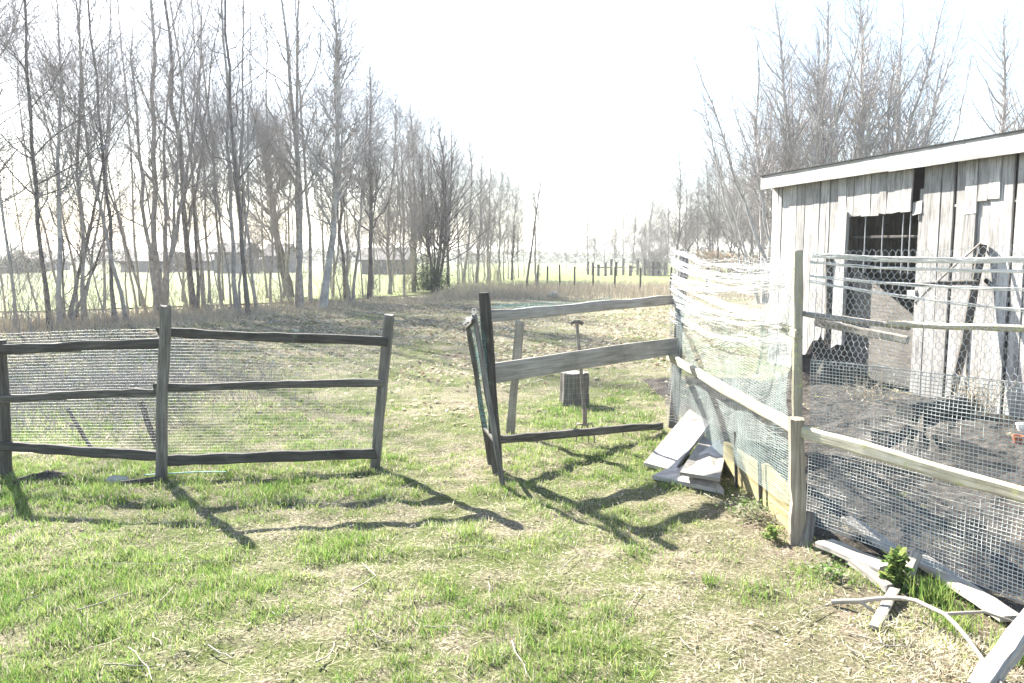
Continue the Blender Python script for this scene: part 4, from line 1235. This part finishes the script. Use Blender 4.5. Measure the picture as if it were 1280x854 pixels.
# shrubs
def shrub(name, loc, n, h, spread, label, seed, mat='twig', r=.006, sub=3):
    rgn = np.random.default_rng(seed)
    P0 = np.zeros((n, 6, 3)); a = rgn.random(n) * 6.283; k = np.abs(rgn.normal(0, .4, n))
    s = np.linspace(0, 1, 6)
    l = h * rgn.uniform(.5, 1.1, n)
    b = rgn.normal(0, spread * .25, (n, 3)); b[:, 2] = -.05
    d = np.stack([np.cos(a) * k, np.sin(a) * k, np.ones(n)], -1)
    P0 = b[:, None] + d[:, None] * (l[:, None] * s[None])[:, :, None] + np.cumsum(rgn.normal(0, .03 * h, (n, 6, 3)), 1)
    P0[:, 0] = b
    R0 = r * np.linspace(1, .4, 6)[None] * rgn.uniform(.6, 1.4, (n, 1))
    P1, R1 = grow(rgn, P0, R0, n * sub, .2, 1, lambda t, L, u: L * .3 * (.4 + u) + .05, (.4, 1.1), 4, .1, .08, .6, r * .45)
    P2, R2 = grow(rgn, P1, R1, n * sub * 2, .2, 1, lambda t, L, u: L * .5 * (.4 + u) + .05, (.4, 1.1), 3, .1, .08, .7, r * .4)
    V, F = join([tubes(P0, R0, 4), tubes(P1, R1, 3), tubes(P2, R2, 3)])
    return tag(put(name, mesh_np(name, V, F), mat, None, Matrix.Translation(loc)), label, 'shrub')
for i, (px, py, hh, n_) in enumerate([(18, 418, 1.6, 30), (52, 420, 1.3, 30), (95, 412, 1.2, 40), (128, 408, 1.2, 30), (205, 396, 1.1, 40), (262, 392, 1.0, 40), (330, 386, 1.0, 36), (356, 379, 1.2, 40), (420, 378, 1.1, 40), (462, 372, 1.2, 50), (505, 366, 1.6, 50), (585, 360, 1.6, 50), (620, 356, 1.5, 50)]):
    shrub('twiggy_shrub', gp(px, py), n_, hh, 1.4, 'low bare shrub of thin twigs at the foot of the tree row', 700 + i, 'twig' if i % 2 else 'dry', .007)[ 'group'] = 'shrubs under the tree row'
o = shrub('thorn_bush', gp(815, 345), 120, 3.4, 3.0, 'dense dark rounded thicket before the distant wood', 730, 'twig', .02, 5)
# evergreen bush at the broad tree's foot
rgn = np.random.default_rng(740)
n = 5000
c = rgn.normal(0, .42, (n, 3)); c[:, 2] = np.abs(c[:, 2]) * 1.7 + .1
a = rgn.normal(size=(n, 3)); a /= np.linalg.norm(a, axis=1, keepdims=True); a[:, 2] = np.abs(a[:, 2])
q = np.cross(a, rgn.normal(size=(n, 3))); q /= np.linalg.norm(q, axis=1, keepdims=True)
V = np.stack([c - q * .012, c + q * .012, c + a * .13], 1).reshape(-1, 3)
eb = empty('evergreen_bush', gp(540, 366), 'small dark green bush at the foot of the broad spreading tree', 'bush')
put('foliage', mesh_np('foliage', V, np.arange(3 * n).reshape(-1, 3)), 'needle', eb, Matrix.Translation(eb.location))
stick('stem', [eb.location + Vector((0, 0, -.2)), eb.location + Vector((.05, 0, 1.0))], .05, .02, 'bark_dark', eb)

# dry undergrowth along the row, uncountable
rgn = np.random.default_rng(750)
n = 15000
t = rgn.random(n)
px_ = np.interp(t, [0, .45, .75, 1], [-13, -8.2, -3.0, 4.5]) + rgn.normal(0, 1.2, n)
py_ = np.interp(t, [0, .45, .75, 1], [16.5, 21.5, 31, 39]) + rgn.normal(0, 1.8, n)
h_ = rgn.uniform(.04, .36, n) * (0.2 + vnoise(px_, py_, .8, 33))
a = rgn.random(n) * 6.283; k = np.abs(rgn.normal(0, .9, n))
d = np.stack([np.cos(a) * k, np.sin(a) * k, np.ones(n)], -1); d /= np.linalg.norm(d, axis=1, keepdims=True)
s = np.linspace(0, 1, 2)[None, :, None]
P = np.stack([px_, py_, np.full(n, -.02)], -1)[:, None] + d[:, None] * h_[:, None, None] * s
P[:, 1:] += rgn.normal(0, .02, P[:, 1:].shape)
V, F = tubes(P, np.full((n, 2), .0055) * rgn.uniform(.5, 1.3, (n, 1)), 3)
tag(put('undergrowth', mesh_np('undergrowth', V, F), 'dry'), 'tangled dry undergrowth at the foot of the tree row', 'undergrowth', kind='stuff')
# dry reeds before the pasture
n = 9000
px_ = rgn.uniform(-3, 13, n); py_ = rgn.uniform(30, 44, n)
h_ = rgn.uniform(.1, .5, n)
P = np.stack([px_, py_, np.full(n, -.02)], -1)[:, None] + np.stack([rgn.normal(0, .2, n), rgn.normal(0, .2, n), np.ones(n)], -1)[:, None] * h_[:, None, None] * s
V, F = tubes(P, np.full((n, 2), .006), 3)
tag(put('dry_reeds', mesh_np('dry_reeds', V, F), 'dry'), 'strip of dry weeds along the far wire fence', 'dry weeds', kind='stuff')

# ================================================================== FAR WIRE FENCE
W1 = []
for i, px in enumerate([672, 684, 700, 718, 741, 768, 800, 838, 884]):
    W1.append(at(px, 366, np.interp(px, [672, 884], [44, 30])))
    W1[-1].z = 0
WF = empty('wire_fence', W1[4], 'far wire fence on thin dark posts in front of the pasture', 'fence')
for p in W1:
    beam('post', p + Vector((0, 0, -.2)), p + Vector((random.uniform(-.03, .03), 0, 1.2 + random.uniform(-.08, .08))), .09, .09, 'inner', WF, round_=True, seg=3)
for zz in (.35, .7, 1.05):
    stick('wire', [p + Vector((0, 0, zz)) for p in W1], .004, .004, 'wire', WF, 3)
W2 = []
for px in [735, 741, 748, 757, 764, 770, 779, 788, 797, 806, 816, 823, 831]:
    p = at(px, 340, rr.uniform(68, 74)); p.z = 0; W2.append(p)
WF2 = empty('paddock_fence', W2[5], 'further paddock fence of stout close-set posts across the green pasture', 'fence')
for i, p in enumerate(W2):
    beam('post', p + Vector((0, 0, -.2)), p + Vector((0, 0, rr.uniform(.9, 1.5))), .22, .2, 'inner' if i % 3 else 'post', WF2, seg=2)
for a, b in zip(W2[:-1], W2[1:]):
    beam('rail', a + Vector((0, 0, .75)), b + Vector((0, 0, .75)), .05, .10, 'rail', WF2, seg=1, wob=0)
stone('field_stone', gp(692, 369, .1), (.28, .2, .16), 'pale stone lying on bare ground before the far wire fence', 8)

# ================================================================== FAR BUILDINGS AND HEDGES
def far_barn(px0, px1, ytop, Y, depth, label, ridge=.35, hip=False):
    a = at(px0, 322, Y); b = at(px1, 322, Y)
    H_ = at(px0, ytop, Y).z
    w_ = b.x - a.x
    o = empty('far_barn', (a.x, Y, 0), label, 'building')
    eh = H_ * (1 - ridge)
    V = [(0, 0, -.3), (w_, 0, -.3), (w_, depth, -.3), (0, depth, -.3), (0, 0, eh), (w_, 0, eh), (w_, depth, eh), (0, depth, eh), (0, depth / 2, H_ - .12), (w_, depth / 2, H_ - .12)]
    F = [(0, 1, 5, 4), (2, 3, 7, 6), (1, 2, 6, 9, 5), (3, 0, 4, 8, 7)]
    put('wall', mesh_py('wall', V, F), 'far_wall', o, Matrix.Translation((a.x, Y, 0)))
    e = .4
    k = (H_ - eh) / (depth / 2)
    V = [(-e, -e, eh - e * k), (w_ + e, -e, eh - e * k), (w_ + e, depth / 2, H_), (-e, depth / 2, H_), (-e, depth + e, eh - e * k), (w_ + e, depth + e, eh - e * k)]
    V += [(x_, y_, z_ + .18) for x_, y_, z_ in V]
    F = [(0, 1, 2, 3), (3, 2, 5, 4), (9, 8, 7, 6), (10, 11, 8, 9), (0, 6, 7, 1), (5, 11, 10, 4), (1, 7, 8, 2), (2, 8, 11, 5), (0, 3, 9, 6), (3, 4, 10, 9)]
    put('roof', mesh_py('roof', V, F), 'roof_tile', o, Matrix.Translation((a.x, Y, 0)))
    nw = max(2, int(w_ / 3))
    for i in range(nw):
        cx = (i + .5) * w_ / nw
        V = [(cx - .5, -.04, eh * .3), (cx + .5, -.04, eh * .3), (cx + .5, -.04, eh * .7), (cx - .5, -.04, eh * .7), (cx - .5, .05, eh * .3), (cx + .5, .05, eh * .3), (cx + .5, .05, eh * .7), (cx - .5, .05, eh * .7)]
        put('window', mesh_py('window', V, [(0, 1, 2, 3), (0, 4, 5, 1), (3, 2, 6, 7), (0, 3, 7, 4), (1, 5, 6, 2)]), 'far_glass', o, Matrix.Translation((a.x, Y, 0)))
    return o
far_barn(268, 300, 305, 80, 6, 'tall grey barn on the horizon seen between the trunks', .3)
far_barn(302, 345, 315, 90, 7, 'low wide barn on the horizon beside the tall grey one', .4)
far_barn(150, 205, 316, 85, 7, 'long low barn on the horizon behind the many-stemmed tree', .45)
far_barn(212, 262, 317, 95, 7, 'low roofed farm building between the long barn and the tall barn', .45)
far_barn(452, 505, 311, 75, 7, 'wide dark farmhouse on the horizon behind the middle of the row', .45)
far_barn(330, 352, 306, 84, 6, 'narrow house on the horizon at the end of the barns', .4)
far_barn(26, 52, 324, 95, 6, 'small far house beside the round bush at the field\'s end', .5)
def far_mass(name, label, pts, hgt, n, seed, mat, size):
    rgn = np.random.default_rng(seed)
    pts = np.array(pts, float)
    t = rgn.random(n) * (len(pts) - 1); i = t.astype(int); f = (t - i)[:, None]
    p = pts[i] * (1 - f) + pts[np.minimum(i + 1, len(pts) - 1)] * f
    hh = hgt * (.45 + .9 * vnoise(p[:, 0], p[:, 1], .12, seed))
    z = rgn.random(n) ** .8 * hh
    c = np.stack([p[:, 0] + rgn.normal(0, .8, n), p[:, 1] + rgn.normal(0, 2, n), z], -1)
    u = rgn.normal(size=(n, 3)) * size; v = rgn.normal(size=(n, 3)) * size
    V = np.stack([c, c + u, c + v], 1).reshape(-1, 3)
    V[:, 2] = np.maximum(V[:, 2], -.1)
    return tag(put(name, mesh_np(name, V, np.arange(3 * n).reshape(-1, 3)), mat), label, 'hedge', kind='stuff')
far_mass('far_hedge', 'thin far hedgerow along the horizon', [(-190, 190), (-60, 200), (40, 210), (150, 190)], 3.2, 16000, 91, 'leaf_grey', .5)
far_mass('far_wood', 'dark scrub of the wood edge beyond the pasture', [(14, 62), (20, 58), (28, 54), (34, 50)], 3.0, 7000, 92, 'litter', .16)
def round_bush(loc, r, label, seed):
    rgn = np.random.default_rng(seed); n = 2600
    a = rgn.normal(size=(n, 3)); a /= np.linalg.norm(a, axis=1, keepdims=True)
    rad = r * rgn.random(n) ** .4 * (1 + .25 * np.sin(a[:, 0] * 5 + a[:, 2] * 7))
    c = a * rad[:, None]; c[:, 2] = np.abs(c[:, 2]) * .95
    u = rgn.normal(size=(n, 3)) * .13; v = rgn.normal(size=(n, 3)) * .13
    V = np.stack([c, c + u, c + v], 1).reshape(-1, 3); V[:, 2] = np.maximum(V[:, 2], -.05)
    o = empty('round_bush', loc, label, 'bush')
    put('foliage', mesh_np('foliage', V, np.arange(3 * n).reshape(-1, 3)), 'needle', o, Matrix.Translation(loc))
    stick('stem', [Vector(loc) + Vector((0, 0, -.2)), Vector(loc) + Vector((0, 0, r * .6))], .1, .06, 'bark_dark', o)
b = at(14, 345, 80); b.z = 0
round_bush(b, 1.9, 'dark rounded bush at the far end of the field', 95)
b = at(40, 345, 84); b.z = 0
round_bush(b, 1.4, 'smaller dark bush before the small far house', 96)

# ================================================================== HAZE
HZ = True
if HZ:
    m = bpy.data.materials.new('thin_spring_haze')
    m.use_nodes = True
    nt = m.node_tree
    nt.nodes.clear()
    out = nt.nodes.new('ShaderNodeOutputMaterial')
    pv = nt.nodes.new('ShaderNodeVolumePrincipled')
    pv.inputs['Color'].default_value = (0.93, 0.96, 1.0, 1)
    pv.inputs['Density'].default_value = 0.0010
    pv.inputs['Anisotropy'].default_value = 0.3
    nt.links.new(pv.outputs[0], out.inputs['Volume'])
    x0, x1, y0, y1, z0, z1 = -905, 905, -65, 1105, -1.2, 17.5
    V = [(x0, y0, z0), (x1, y0, z0), (x1, y1, z0), (x0, y1, z0), (x0, y0, z1), (x1, y0, z1), (x1, y1, z1), (x0, y1, z1)]
    F = [(3, 2, 1, 0), (4, 5, 6, 7), (0, 1, 5, 4), (1, 2, 6, 5), (2, 3, 7, 6), (3, 0, 4, 7)]
    me = mesh_py('haze', V, F); me.materials.append(m)
    o = bpy.data.objects.new('haze', me); col.objects.link(o)
    tag(o, 'thin pale haze filling the air over the yard', 'haze', kind='stuff')
